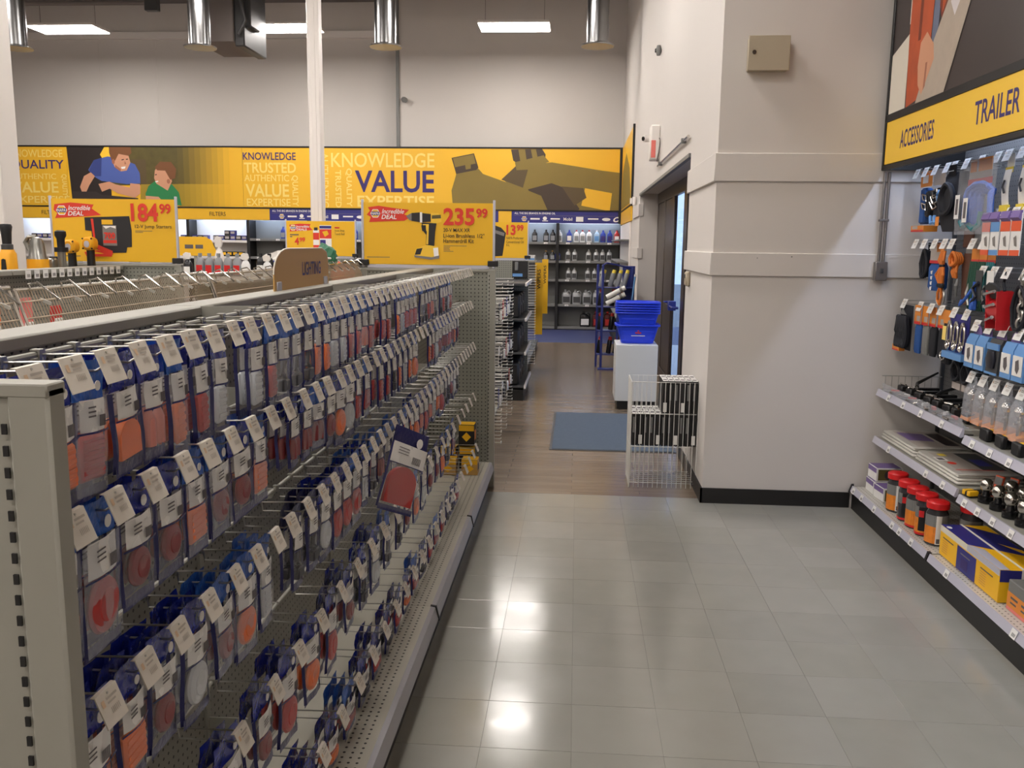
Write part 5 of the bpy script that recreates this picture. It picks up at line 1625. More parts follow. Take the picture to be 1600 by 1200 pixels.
# ------------------------------------------------------------------ shelving beyond it, with bottles and bags on top
G4 = thing('gondola_shelf', 'third grey gondola with spray bottles on its top shelf', 'shelving', (-3.2, 9.0, 0))
world_part('back_panel', MB().box(-3.21, -3.19, 7.2, 10.28, 0.13, 1.30), 'gondola_peg_x', G4)
world_part('end_panel', MB().rbox(-3.62, -2.7, 10.28, 10.31, 0, 1.46, 0.003), 'gondola_peg_y', G4)
for z in (0.15, 0.55, 0.95, 1.33):
    world_part('shelf', MB().rbox(-3.62, -2.74, 7.2, 10.26, z - 0.025, z, 0.003), 'gondola', G4)
world_part('kick_plate', MB().box(-3.6, -2.78, 7.2, 10.26, 0, 0.12), 'black_cove', G4)


def spray_bottle(x, y, body, cap, label, group, h=0.19, z=1.332, trig=True):
    t = thing('spray_bottle', label, 'bottle', (x, y, z), 0, group)
    part('body', MB().loft([(0, 0.036, 0.026, 3), (0.004, 0.04, 0.03, 3), (h * 0.62, 0.04, 0.03, 3), (h * 0.8, 0.028, 0.022, 2), (h * 0.86, 0.014, 0.014, 2), (h * 0.92, 0.014, 0.014, 2)], 16), body, t)
    if trig:
        part('trigger', MB().prism([(-0.03, h * 0.9), (0.018, h * 0.9), (0.03, h * 1.02), (0.02, h * 1.22), (-0.018, h * 1.26), (-0.04, h * 1.16)], 1, -0.014, 0.014), cap, t)
    else:
        part('cap', MB().loft([(h * 0.9, 0.018, 0.018, 2), (h * 1.04, 0.018, 0.018, 2)], 12), cap, t)
    part('label_wrap', MB().box(-0.028, 0.028, -0.0312, -0.0305, h * 0.1, h * 0.5), 'jar_red' if body == 'bottle_grey' else 'paper_white', t)


for i in range(5):
    spray_bottle(-3.48 + 0.088 * i, 7.95, 'bottle_grey', 'bottle_grey', 'grey flask with red label on the third gondola', 'grey flasks on the third gondola', 0.2, trig=False)
spray_bottle(-3.575, 7.9, 'bottle_black', 'white_paint', 'black spray bottle with white nozzle beside the grey flasks', None, 0.17)
spray_bottle(-3.42, 8.25, 'white_paint', 'white_paint', 'tall white trigger spray bottle behind the grey flasks', None, 0.29)
spray_bottle(-3.03, 7.9, 'bottle_white', 'white_paint', 'white trigger spray bottle on the third gondola', 'white trigger sprays', 0.17)
spray_bottle(-2.81, 7.85, 'bottle_white', 'white_paint', 'white trigger spray bottle on the third gondola', 'white trigger sprays', 0.16)
for i in range(2):
    spray_bottle(-2.98 + 0.085 * i, 8.15, 'bottle_black', 'black', 'black oil flask with pale label on the third gondola', 'black oil flasks', 0.2, trig=False)


def crumple(name, label, cat, loc, sx, sy, sz, c, seed, strap=None):
    r_ = random.Random(seed)
    t = thing(name, label, cat, loc)
    bm = bmesh.new()
    bmesh.ops.create_icosphere(bm, subdivisions=3, radius=1.0)
    for v in bm.verts:
        k = 1 + 0.22 * math.sin(4 * v.co.x + seed) * math.sin(5 * v.co.y + 2 * seed) + r_.uniform(-0.09, 0.09)
        v.co = Vector((v.co.x * sx * k, v.co.y * sy * k, max(0.0, (v.co.z * k + 0.8)) * sz))
    me = bpy.data.meshes.new('wrap')
    bm.to_mesh(me)
    bm.free()
    me.materials.append(MATS[c])
    link('wrap', me, t)
    if strap:
        part('band', MB().tube([(sx * 1.0 * math.cos(a), sy * 1.0 * math.sin(a), sz * 0.9) for a in [math.pi * 2 * i / 14 for i in range(14)]], 0.012, 6, closed=True), strap, t)
    return t


crumple('towel_bag', 'crumpled white wrapped towel bag with blue band on the third gondola', 'bag', (-3.0, 9.1, 1.332), 0.26, 0.2, 0.13, 'pack_white', 2, 'foil_blue')
crumple('red_rag_bundle', 'bundle of red shop rags below the white towel bag', 'rags', (-2.88, 8.35, 1.332), 0.14, 0.1, 0.05, 'jar_red', 3)
crumple('green_bag', 'dark green and white bag on the third gondola', 'bag', (-2.83, 9.75, 1.332), 0.15, 0.15, 0.16, 'green', 5, 'white_paint')
crumple('orange_bag', 'orange wrapped bag near the tan aisle sign', 'bag', (-2.53, 9.4, 1.189), 0.13, 0.16, 0.13, 'card_orange_red', 6)
for i in range(5):
    t = thing('white_tray', 'thin white tray stacked beside the orange bag', 'tray', (-2.60, 8.4, 1.19 + 0.03 * i), 0.05 * i, 'stacked white trays')
    part('pan', MB().rbox(-0.12, 0.12, -0.08, 0.08, 0, 0.012, 0.004), 'white_paint', t)
    part('rim', MB().tube([(-0.122, -0.082, 0.014), (0.122, -0.082, 0.014), (0.122, 0.082, 0.014), (-0.122, 0.082, 0.014)], 0.004, 6, closed=True), 'dark_grey', t)
t = thing('display_table', 'low grey side table carrying white trays by the third gondola', 'table', (-2.55, 8.9, 0))
part('top', MB().rbox(-0.14, 0.16, -0.7, 0.75, 1.165, 1.187, 0.004), 'gondola', t)
for sx in (-0.1, 0.12):
    for sy in (-0.6, 0.65):
        part('leg', MB().rbox(sx - 0.02, sx + 0.02, sy - 0.02, sy + 0.02, 0, 1.165, 0.003), 'gondola', t)
t = thing('aisle_sign', 'yellow rounded aisle sign standing behind the grey flasks', 'sign', (-4.88, 11.0, 1.6))
part('board', MB().prism([(-0.3, -0.14), (0.26, -0.14), (0.28, -0.08), (0.22, 0.06), (0.14, 0.1), (-0.3, 0.1)], 1, 0, 0.006), 'yellow_board', t)
part('lettering', MB().box(-0.13, -0.02, -0.001, 0, -0.05, 0.0).box(0.01, 0.11, -0.001, 0, -0.05, 0.0), 'ink', t)
part('post', MB().rbox(-0.02, 0.02, 0.006, 0.03, -1.6, 0.08, 0.004), 'gondola', t)
part('foot', MB().rbox(-0.15, 0.15, -0.1, 0.15, -1.6, -1.58, 0.004), 'gondola', t)


# ------------------------------------------------------------------ gondolas further along the aisle
G5 = thing('gondola_shelf', 'grey gondola with dense wire hooks behind the tall pegboard end', 'shelving', (-1.0, 7.5, 0))
world_part('back_panel', MB().box(-1.01, -0.985, 6.35, 8.5, 0.12, 1.40), 'gondola_peg_x', G5)
world_part('base_deck', MB().rbox(-0.985, -0.74, 6.35, 8.5, 0.06, 0.08, 0.002), 'gondola', G5)
world_part('kick_plate', MB().box(-1.01, -0.76, 6.35, 8.5, 0, 0.06), 'black_cove', G5)
world_part('top_cap', MB().rbox(-1.05, -0.95, 6.35, 8.5, 1.40, 1.43, 0.003), 'gondola', G5)
m_ = MB().tube([(0, 0, 0), (0.42, 0, 0.004), (0.43, 0, 0.012)], 0.0026, 5)
sw = m_.mesh('wire', 'wire_white')
stip = MB().rbox(0.425, 0.431, -0.018, 0.018, -0.002, 0.014, 0.001).mesh('tip', 'wire_white')
for j, y in enumerate((6.62, 7.15, 7.75)):
    for i in range(44):
        t = thing('straight_hook', 'straight white wire hook on the dense hook panel behind the end', 'hook', (-0.983, y + rg.uniform(-0.01, 0.01), 0.13 + 0.0284 * i), 0, 'dense straight hooks')
        link('wire', sw, t)
        if i % 3 == j:
            link('tip', stip, t)
for i in range(12):
    y = 6.88 + (i % 4) * 0.37
    z = (0.52, 0.85, 1.2)[i // 4]
    c = ('blue_band', 'paper_white', 'lens_black', 'bottle_red')[(i + i // 4) % 4]
    w_ = ('blue', 'white', 'black', 'red')[(i + i // 4) % 4]
    t = thing('carded_wiper', 'small %s carded pack among the dense straight hooks' % w_, 'carded pack', (-0.60, y, z), 0, 'small %s carded packs' % w_)
    part('card', MB().rbox(-0.002, 0.002, -0.05, 0.05, -0.16, 0.0, 0.001), c, t)
    part('blister', MB().rbox(0.002, 0.02, -0.035, 0.035, -0.14, -0.06, 0.005), 'paper_white' if c != 'paper_white' else 'lens_black', t)
    part('wire', MB().tube([(0, 0, -0.01), (-0.384, 0, -0.01)], 0.003, 5), 'wire_zinc', t)
G6 = thing('gondola_shelf', 'grey gondola with dark shelves under the oil price sign', 'shelving', (-1.0, 9.8, 0))
world_part('end_panel', MB().rbox(-1.46, -0.56, 10.29, 10.325, 0, 1.465, 0.003), 'gondola_peg_y', G6)
world_part('back_panel', MB().box(-1.01, -0.985, 9.2, 10.285, 0.12, 1.2), 'gondola_peg_x', G6)
world_part('kick_plate', MB().box(-0.98, -0.54, 9.2, 10.28, 0, 0.12), 'black_cove', G6)
for z in (0.16, 0.52, 0.88, 1.25):
    world_part('shelf', MB().rbox(-0.984, -0.535, 9.2, 10.28, z - 0.02, z, 0.002), 'dark_grey', G6)
    world_part('price_rail', MB().rbox(-0.535, -0.515, 9.2, 10.28, z - 0.03, z + 0.006, 0.002), 'white_paint', G6)
for z in (0.161, 0.521, 0.881):
    for k in range(3):
        t = thing('black_case', 'black tool case standing on the dark shelves under the oil sign', 'case', (-0.72, 9.36 + 0.34 * k, z + 0.001), 0, 'black tool cases')
        part('body', MB().rbox(-0.12, 0.13, -0.14, 0.14, 0, 0.24, 0.02), 'black', t)
        part('latch', MB().rbox(0.13, 0.138, -0.03, 0.03, 0.13, 0.16, 0.003), 'mid_grey', t)
        part('handle', MB().tube([(0.0, -0.06, 0.235), (0.0, -0.05, 0.27), (0.0, 0.05, 0.27), (0.0, 0.06, 0.235)], 0.01, 8), 'dark_grey', t)
t = thing('wiper_pack', 'tall black package with blue label hanging on the panel under the oil sign', 'package', (-0.66, 10.275, 1.262))
part('back_card', MB().rbox(-0.09, 0.09, -0.012, 0.01, 0, 0.2, 0.004), 'black', t)
part('blister', MB().rbox(-0.06, -0.02, -0.03, -0.012, 0.09, 0.19, 0.006), 'mid_grey', t)
part('blue_label', MB().box(-0.085, 0.03, -0.014, -0.0125, 0.02, 0.055), 'card_blue', t)
G7 = thing('gondola_shelf', 'wiper gondola with stacked wire hooks near the far shelves', 'shelving', (-1.0, 12.5, 0))
world_part('back_panel', MB().box(-1.01, -0.985, 10.85, 14.2, 0.1, 1.42), 'gondola_peg_x', G7)
world_part('kick_plate', MB().box(-1.0, -0.62, 10.85, 14.2, 0, 0.1), 'black_cove', G7)
world_part('base_deck', MB().rbox(-0.984, -0.6, 10.85, 14.2, 0.1, 0.12, 0.002), 'dark_grey', G7)
world_part('end_post', MB().rbox(-1.03, -0.975, 10.8, 10.85, 0, 1.45, 0.003), 'gondola', G7)
m_ = MB().tube([(0, 0, 0), (0.47, 0, 0.004), (0.478, 0, 0.014)], 0.004, 5)
sw2 = m_.mesh('wire', 'wire_white')
stip2 = MB().rbox(0.47, 0.476, -0.03, 0.03, -0.004, 0.014, 0.001).mesh('tip', 'wire_white')
for i in range(38):
    t = thing('straight_hook', 'thick white wire hook on the wiper gondola', 'hook', (-0.983, 11.05, 0.15 + 0.0335 * i), 0, 'wiper gondola hooks')
    link('wire', sw2, t)
    link('tip', stip2, t)
for i, (x0, x1, y, z0, z1, lab) in enumerate(((-0.565, -0.455, 12.0, 0.43, 1.41, 'tall yellow wipers flag sign in front of the other flag'), (-0.51, -0.42, 13.0, 0.64, 1.44, 'shorter yellow wipers flag sign further along the gondola'))):
    t = thing('flag_sign', lab, 'sign', ((x0 + x1) / 2, y, z0))
    a = (x1 - x0) / 2
    part('board', MB().box(-a, a, 0, 0.006, 0, z1 - z0), 'yellow_board', t)
    part('bracket', MB().rbox(-0.984 - (x0 + x1) / 2, -a, -0.002, 0.008, z1 - z0 - 0.1, z1 - z0 - 0.06, 0.002), 'dark_grey', t)
    f = Face((x0, y, z1), (1, 0, 0), (0, -1, 0))
    f.text('WIPERS', a * 0.55, 0.09, a * 1.4, 0.36, 'black_ink', 0.015, 1)
    f.build('lettering', t)
t = thing('wiper_box', 'white and blue box on top of the wiper gondola', 'box', (-0.75, 11.6, 1.433))
part('carton', MB().rbox(-0.2, 0.2, -0.15, 0.15, 0.01, 0.08, 0.004), 'paper_white', t)
part('base_tray', MB().rbox(-0.26, 0.22, -0.2, 0.2, -0.012, 0.01, 0.004), 'gondola', t)
part('stripe', MB().box(-0.2, 0.2, -0.1515, -0.1505, 0.02, 0.045), 'card_blue', t)

# ------------------------------------------------------------------ the back wall: shelves, header band and large graphics
YB = 17.2
BK = thing('wall_shelving', 'long black wall shelving with blue and yellow header band', 'shelving', (-5, 17.4, 0))
UX = [0.845 - 1.228 * k for k in range(11)]
for i, x in enumerate(UX):
    world_part('upright', MB().rbox(x - 0.03, x + 0.03, YB - 0.01, YB + 0.38, 0.002, 2.06, 0.003), 'black', BK)
for i in range(10):
    a, b_ = UX[i + 1] + 0.03, UX[i] - 0.03
    lit = i >= 6
    world_part('back_panel', MB().box(a, b_, YB + 0.355, YB + 0.38, 0.05, 2.06), 'white_paint' if lit else 'mid_grey', BK)
    for z in ((0.06, 0.50, 0.985, 1.345, 1.70) if not lit else (0.06, 0.5, 0.95, 1.34, 1.66)):
        world_part('shelf', MB().rbox(a, b_, YB + 0.02, YB + 0.355, z - 0.03, z, 0.003), 'white_paint' if lit else 'mid_grey', BK)
        world_part('price_rail', MB().rbox(a, b_, YB - 0.005, YB + 0.02, z - 0.045, z + 0.004, 0.003), 'white_paint' if lit else 'mid_grey', BK)
    world_part('tube_light', MB().tube([(a + 0.05, YB + 0.1, 2.085), (b_ - 0.05, YB + 0.1, 2.085)], 0.014, 8), 'led_cool_far', BK)
world_part('kick_plate', MB().box(UX[10], UX[0], YB + 0.03, YB + 0.06, 0.002, 0.03), 'black', BK)
world_part('canopy', MB().box(UX[10], 0.845, YB + 0.02, YB + 0.38, 2.29, 2.31).box(UX[10], 0.845, YB + 0.012, YB + 0.02, 2.062, 3.47), 'black', BK)
px = lambda x: -2.648 + (x - 690) * 0.01289     # photo column to metres along the back wall
for x0, x1, c in ((UX[10], px(424), 'yellow_graphic'), (px(424), px(776), 'blue_band'), (px(776), px(796), 'yellow_graphic'), (px(796), 0.77, 'blue_band')):
    world_part('header_band', MB().box(x0 + 0.002, x1 - 0.002, YB, YB + 0.012, 2.065, 2.285), c, BK)
for x0, x1 in ((UX[10], px(106)), (px(106), px(384)), (px(384), px(497)), (px(497), 0.775)):
    world_part('graphic_panel', MB().box(x0 + 0.003, x1 - 0.003, YB, YB + 0.012, 2.31, 3.455), 'yellow_graphic', BK)
world_part('frame_bar', MB().rbox(UX[10], 0.86, YB - 0.012, YB + 0.02, 3.455, 3.485, 0.003), 'black', BK)
world_part('frame_bar', MB().rbox(UX[10], 0.86, YB - 0.012, YB + 0.02, 2.285, 2.312, 0.003), 'black', BK)
world_part('end_frame', MB().rbox(0.775, 0.845, YB - 0.014, YB + 0.03, 2.06, 3.485, 0.003), 'black', BK)
# printed father and child
f = Face((px(106), YB, 3.455), (1, 0, 0), (0, -1, 0))
A = lambda x: (x / 4.0 - 106) * 0.01289
B = lambda y: (y - 112) / 4.0 * 0.01205
f.poly(Q((428, 112), (700, 112), (700, 484), (446, 484)), 'scene_dark_ink')
f.poly(Q((700, 112), (1290, 112), (1280, 345), (1140, 350), (700, 360)), 'scene_olive_ink')
f.poly(Q((640, 160), (670, 112), (720, 112), (710, 190), (660, 200)), 'yellow_flat')
f.poly(Q((890, 350), (1290, 345), (1420, 470), (1420, 484), (880, 484)), 'scene_field_ink')
for k in range(9):
    q = (k + 0.5) / 9
    mat('fade_top_%d' % k, tuple(int(u + (v - u) * q) for u, v in zip((92, 82, 40), (240, 186, 44))), 0.45)
    mat('fade_low_%d' % k, tuple(int(u + (v - u) * q) for u, v in zip((158, 132, 40), (240, 186, 44))), 0.45)
    f.rect(A(1130 + 36 * k), B(112), A(1166 + 36 * k), B(346), 'fade_top_%d' % k)
    f.rect(A(1130 + 36 * k), B(346), A(1166 + 36 * k), B(490), 'fade_low_%d' % k)
f.poly(Q((830, 190), (930, 190), (930, 345), (890, 350)), 'bottle_dark_ink')
f.poly(Q((560, 260), (600, 196), (690, 172), (800, 196), (860, 222), (888, 280), (888, 345), (800, 350), (640, 330), (590, 300)), 'shirt_blue_ink')
f.poly(Q((600, 196), (650, 184), (640, 300), (590, 300), (565, 262)), 'shirt_blue_dark_ink')
f.poly(Q((500, 370), (530, 300), (575, 275), (600, 300), (560, 360), (540, 400), (510, 400)), 'skin_ink')
f.poly(Q((620, 350), (690, 334), (730, 352), (820, 372), (824, 344), (886, 350), (884, 410), (850, 438), (740, 410), (690, 380), (640, 400)), 'skin_ink')
f.poly(Q((712, 180), (740, 150), (822, 165), (832, 212), (806, 262), (770, 268), (730, 240)), 'skin_ink')
f.poly(Q((700, 112), (838, 112), (842, 150), (822, 168), (760, 156), (735, 200), (712, 195), (700, 150)), 'hair_ink')
f.poly(Q((770, 240), (800, 236), (795, 250), (775, 252)), 'white_ink')
f.poly(Q((776, 192), (792, 188), (792, 194), (777, 198)), 'scene_dark_ink')
f.poly(Q((804, 188), (818, 186), (818, 192), (805, 194)), 'scene_dark_ink')
f.poly(Q((796, 200), (806, 220), (794, 224)), 'skin_dark_ink')
f.ell(A(724), B(205), 0.03, 0.05, 'skin_dark_ink')
f.poly(Q((735, 225), (770, 255), (766, 268), (732, 244)), 'skin_dark_ink')
f.poly(Q((918, 410), (940, 360), (980, 330), (1090, 350), (1130, 400), (1145, 484), (920, 484)), 'shirt_green_ink')
f.poly(Q((985, 260), (1000, 240), (1080, 270), (1090, 330), (1060, 390), (1030, 370), (990, 345), (978, 310)), 'skin_ink')
f.poly(Q((985, 240), (1020, 204), (1090, 206), (1120, 250), (1112, 310), (1080, 320), (1050, 262), (1000, 260)), 'hair_ink')
f.poly(Q((918, 424), (1000, 430), (1020, 452), (920, 470)), 'skin_ink')
f.poly(Q((984, 286), (996, 284), (996, 290), (985, 292)), 'scene_dark_ink')
f.poly(Q((984, 330), (1004, 326), (1002, 334), (986, 337)), 'white_ink')
f.ell(A(1068), B(330), 0.035, 0.045, 'skin_dark_ink')
f.poly(Q((450, 400), (600, 400), (640, 420), (870, 440), (870, 484), (446, 484)), 'print_dark')
f.build('printed_picture', BK)
# printed oil bottles
f = Face((px(497), YB, 3.455), (1, 0, 0), (0, -1, 0))
A = lambda x: (680 + x / 4.0 - 497) * 0.01289
B = lambda y: (y - 46) / 4.0 * 0.01195
f.poly(Q((410, 240), (520, 150), (700, 130), (1000, 180), (1164, 200), (1164, 432), (1050, 432), (1060, 320), (900, 290), (880, 400), (1040, 432), (640, 432)), 'bottle_ink')
f.poly(Q((560, 300), (700, 260), (780, 290), (870, 420), (860, 432), (640, 432)), 'bottle_cap_ink')
f.poly(Q((760, 280), (890, 290), (910, 350), (840, 400)), 'bottle_dark_ink')
f.poly(Q((400, 240), (490, 150), (560, 170), (530, 290)), 'bottle_dark_ink')
f.poly(Q((456, 50), (640, 46), (662, 80), (660, 110), (500, 140), (470, 120)), 'bottle_cap_ink')
f.poly(Q((500, 52), (540, 50), (550, 120), (512, 124)), 'bottle_ink')
f.poly(Q((574, 50), (604, 48), (616, 104), (586, 110)), 'bottle_ink')
f.poly(Q((480, 130), (650, 86), (684, 126), (560, 176), (490, 180)), 'bottle_ink')
f.poly(Q((120, 240), (130, 200), (260, 170), (290, 205), (520, 290), (640, 340), (680, 432), (110, 432), (100, 310)), 'bottle_ink')
f.poly(Q((100, 105), (235, 76), (262, 165), (250, 180), (128, 206)), 'bottle_cap_ink')
f.poly(Q((108, 108), (232, 82), (246, 140), (216, 146), (216, 172), (186, 178), (182, 150), (122, 164)), 'bottle_ink')
f.build('printed_picture', BK)
O, XD, NN = (0, YB, 3.455), (1, 0, 0), (0, -1, 0)
a3 = lambda x: px(380 + x / 3.81)
b3 = lambda y: (y - 112) / 3.81 * 0.01225
for tx, x0, y0, x1, y1, c, bd, tn in (('KNOWLEDGE', 20, 140, 333, 185, 'navy_ink', 0.01, 0), ('TRUSTED', 25, 200, 333, 262, 'cream_ink', 0.02, 0), ('AUTHENTIC', 25, 272, 290, 312, 'cream_ink', 0.01, 0),
                                  ('QUALITY', 302, 275, 343, 460, 'cream_ink', 0.02, -1), ('VALUE', 30, 328, 288, 405, 'cream_ink', 0.02, 0), ('EXPERTISE', 35, 415, 295, 460, 'cream_ink', 0.01, 0),
                                  ('AUTHENTIC', 475, 140, 523, 465, 'cream_ink', 0.01, -1), ('KNOWLEDGE', 540, 140, 1140, 225, 'cream_ink', 0.01, 0), ('TRUSTED', 562, 242, 597, 465, 'cream_ink', 0.02, -1),
                                  ('QUALITY', 622, 232, 660, 460, 'cream_ink', 0.02, -1), ('VALUE', 678, 243, 1138, 372, 'navy_ink', 0.02, 0), ('EXPERTISE', 690, 392, 1138, 460, 'cream_ink', 0.02, 0)):
    words(BK, O, XD, NN, [(tx, a3(x0), b3(y0), a3(x1), b3(y1), c, bd, tn)])
a1 = lambda x: px(x / 4.0)
b1 = lambda y: (y - 112) / 4.0 * 0.01225
for tx, x0, y0, x1, y1, c, bd, tn in (('KNOWLEDGE', 60, 130, 400, 178, 'cream_ink', 0.01, 0), ('QUALITY', 60, 195, 405, 262, 'navy_ink', 0.01, 0), ('AUTHENTIC', 60, 282, 350, 318, 'cream_ink', 0.01, 0), ('VALUE', 60, 335, 360, 405, 'cream_ink', 0.02, 0),
                                      ('QUALITY', 380, 285, 418, 425, 'cream_ink', 0.02, -1), ('EXPERTISE', 60, 425, 430, 470, 'cream_ink', 0.01, 0)):
    words(BK, O, XD, NN, [(tx, a1(x0), b1(y0), a1(x1), b1(y1), c, bd, tn)])
Z0 = 3.455 - 2.285
for x in (240, 1318):
    words(BK, O, XD, NN, [('FILTERS', a1(x), Z0 + 0.07, a1(x + 102), Z0 + 0.15, 'black_ink', 0.0, 0)])
for s0 in (px(426), px(798)):
    words(BK, O, XD, NN, [('ALL THE BIG BRANDS IN ENGINE OIL', s0 + 0.03, Z0 + 0.02, s0 + 0.82, Z0 + 0.06, 'white_ink', 0.01), ('Mobil', s0 + 0.98, Z0 + 0.115, s0 + 1.15, Z0 + 0.175, 'white_ink', 0.01)])
    f = Face((s0, YB, 2.285), XD, NN)
    f.rect(0.02, 0.083, 2.1, 0.087, 'grey_ink')
    logo(f, 0.22, 0.145, 0.055)
    f.rect(0.34, 0.13, 0.52, 0.16, 'white_ink')
    f.ell(0.62, 0.135, 0.04, 0.035, 'white_ink')
    f.rect(0.57, 0.175, 0.68, 0.19, 'white_ink')
    f.rect(0.73, 0.13, 0.91, 0.155, 'white_ink')
    f.rect(1.22, 0.1, 1.36, 0.19, 'white_ink')
    f.rect(1.45, 0.125, 1.65, 0.15, 'white_ink')
    f.ell(1.8, 0.145, 0.08, 0.03, 'white_ink')
    f.ell(2.0, 0.145, 0.07, 0.045, 'white_ink', rot=-0.4)
    f.ell(2.0, 0.145, 0.04, 0.025, 'blue_band', rot=-0.4)
    f.build('brand_marks', BK)
# shelf price strips as small tickets
for i in range(6):
    for z in (0.50, 0.985, 1.345, 1.70):
        for k in range(3):
            o = link('price_ticket', tk, BK, (UX[i + 1] + 0.2 + 0.4 * k, YB - 0.0055, z - 0.02), (0, 0, math.pi / 2))
            o.scale = (1.2, 2.2, 1.0)
            o.matrix_parent_inverse = BK.matrix_basis.inverted()

# bottles
def bottle_parts(w_, d_, h_, kind):
    if kind == 'jug':
        body = MB().loft([(0, w_ * 0.94, d_, 4), (0.01, w_, d_, 4), (h_ * 0.6, w_, d_, 4), (h_ * 0.78, w_ * 0.72, d_ * 0.9, 3, -w_ * 0.2, 0), (h_ * 0.86, w_ * 0.3, d_ * 0.5, 2, -w_ * 0.3, 0), (h_ * 0.9, w_ * 0.22, w_ * 0.22, 2, -w_ * 0.3, 0)], 18)
        cap = MB().loft([(h_ * 0.9, w_ * 0.26, w_ * 0.26, 2), (h_, w_ * 0.25, w_ * 0.25, 2)], 12, -w_ * 0.3)
        grip = MB().tube([(w_ * 0.1, 0, h_ * 0.84), (w_ * 0.55, 0, h_ * 0.92), (w_ * 0.95, 0, h_ * 0.8), (w_ * 0.92, 0, h_ * 0.56)], w_ * 0.13, 8)
    else:
        body = MB().loft([(0, w_ * 0.94, d_, 4), (0.008, w_, d_, 4), (h_ * 0.66, w_, d_, 4), (h_ * 0.8, w_ * 0.6, d_ * 0.8, 3), (h_ * 0.88, w_ * 0.3, w_ * 0.3, 2), (h_ * 0.9, w_ * 0.3, w_ * 0.3, 2)], 16)
        cap = MB().loft([(h_ * 0.88, w_ * 0.36, w_ * 0.36, 2), (h_, w_ * 0.34, w_ * 0.34, 2)], 12)
        grip = None
    lab = MB().box(-w_ * 0.75, w_ * 0.75, -d_ - 0.0025, -d_ - 0.0005, h_ * 0.12, h_ * 0.52)
    return body, cap, grip, lab


BM = {}


def shelf_bottle(x, z, y, kind, size, body, cap, lab, label, group):
    w_, d_, h_ = size
    k = (kind, size, body, cap, lab)
    if k not in BM:
        a, b_, g, l = bottle_parts(w_, d_, h_, kind)
        BM[k] = [('body', a.mesh('body', body)), ('cap', b_.mesh('cap', cap)), ('label_wrap', l.mesh('label_wrap', lab))] + ([('handle', g.mesh('handle', body))] if g else [])
    t = thing('oil_bottle', label, 'bottle', (x, y, z), 0, group)
    for nm, me in BM[k]:
        link(nm, me, t)


QT = (0.052, 0.034, 0.235)
YS = YB + 0.10
bx = lambda x: px(680 + x / 4.0) + 0.05
for x, c, cp_, lb, w_ in ((797, 'bottle_blue', 'bottle_blue', 'white_ink', 'blue oil bottle with blue cap'), (840, 'bottle_white', 'bottle_red', 'bottle_grey', 'white oil bottle with red cap'), (877, 'bottle_white', 'bottle_red', 'bottle_grey', 'white oil bottle with red cap'),
                          (916, 'bottle_white', 'bottle_red', 'bottle_grey', 'white oil bottle with red cap'), (962, 'bottle_clear', 'white_paint', 'card_blue', 'pale blue clear oil bottle'), (1000, 'bottle_blue', 'bottle_blue', 'navy_ink', 'deep blue oil bottle'),
                          (1040, 'bottle_blue', 'bottle_blue', 'navy_ink', 'deep blue oil bottle'), (1082, 'bottle_red', 'bottle_red', 'white_ink', 'red oil bottle'), (1116, 'bottle_red', 'bottle_white', 'bottle_red', 'red oil bottle with white cap')):
    shelf_bottle(bx(x), 1.702, YS, 'bottle', QT, c, cp_, lb, w_ + ' on the top shelf of the right oil bay', w_ + ' set')
for x, c in ((588, 'bottle_black'), (657, 'bottle_black'), (698, 'bottle_black'), (738, 'bottle_white')):
    w_ = 'black oil bottle' if c == 'bottle_black' else 'white oil bottle'
    shelf_bottle(bx(x), 1.702, YS, 'bottle', QT, c, c, 'bottle_grey', w_ + ' on the top shelf of the oil bay beside the price sign', w_ + ' set, second bay')
for z, xs, nm in ((1.347, (793, 832, 916, 962, 1000, 1040), 'second'), (0.987, (797, 832, 914, 955, 1000), 'third')):
    for x in xs:
        shelf_bottle(bx(x), z, YS, 'bottle', (0.052, 0.036, 0.22), 'bottle_silver', 'bottle_silver', 'dark_grey', 'silver oil bottle on the %s shelf of the right oil bay' % nm, 'silver bottles, %s shelf' % nm)
for x in (657, 697, 730):
    shelf_bottle(bx(x), 1.347, YS, 'bottle', (0.05, 0.036, 0.19), 'bottle_black' if x != 730 else 'bottle_blue', 'tan_board', 'bottle_grey', 'short %s bottle on the second shelf behind the wipers flags' % ('dark' if x != 730 else 'blue'), 'short %s bottles' % ('dark' if x != 730 else 'blue'))
for x in (788, 850, 912, 974):
    shelf_bottle(bx(x), 0.502, YS, 'jug', (0.088, 0.06, 0.28), 'bottle_silver', 'bottle_silver', 'dark_grey', 'large silver oil jug with handle on the fourth shelf', 'silver oil jugs')
for x, cap in ((903, 'black'), (980, 'bottle_red'), (1050, 'bottle_red')):
    shelf_bottle(bx(x), 0.062, YS, 'jug', (0.1, 0.07, 0.3), 'bottle_maroon' if x > 910 else 'bottle_black', cap, 'bottle_red' if x > 910 else 'bottle_white', ('dark maroon oil jug with red label on the bottom shelf', 'black oil jug with white label on the bottom shelf')[x < 910], None if x < 910 else 'maroon oil jugs')
for i in range(12):
    for z, nm in ((1.347, 'second'), (1.702, 'top')):
        x = -3.2 - 0.24 * i + rg.uniform(-0.03, 0.03)
        if min(abs(x - u) for u in UX) < 0.1:
            continue
        c = ('bottle_blue', 'bottle_white', 'bottle_black')[(i + (z > 1.5)) % 3]
        w_ = ('blue', 'white', 'black')[(i + (z > 1.5)) % 3]
        shelf_bottle(x, z, YS, 'bottle', QT, c, 'bottle_red' if c == 'bottle_white' else c, 'bottle_grey', '%s oil bottle on the %s shelf behind the spray can sign' % (w_, nm), '%s bottles, %s shelf, middle bays' % (w_, nm))
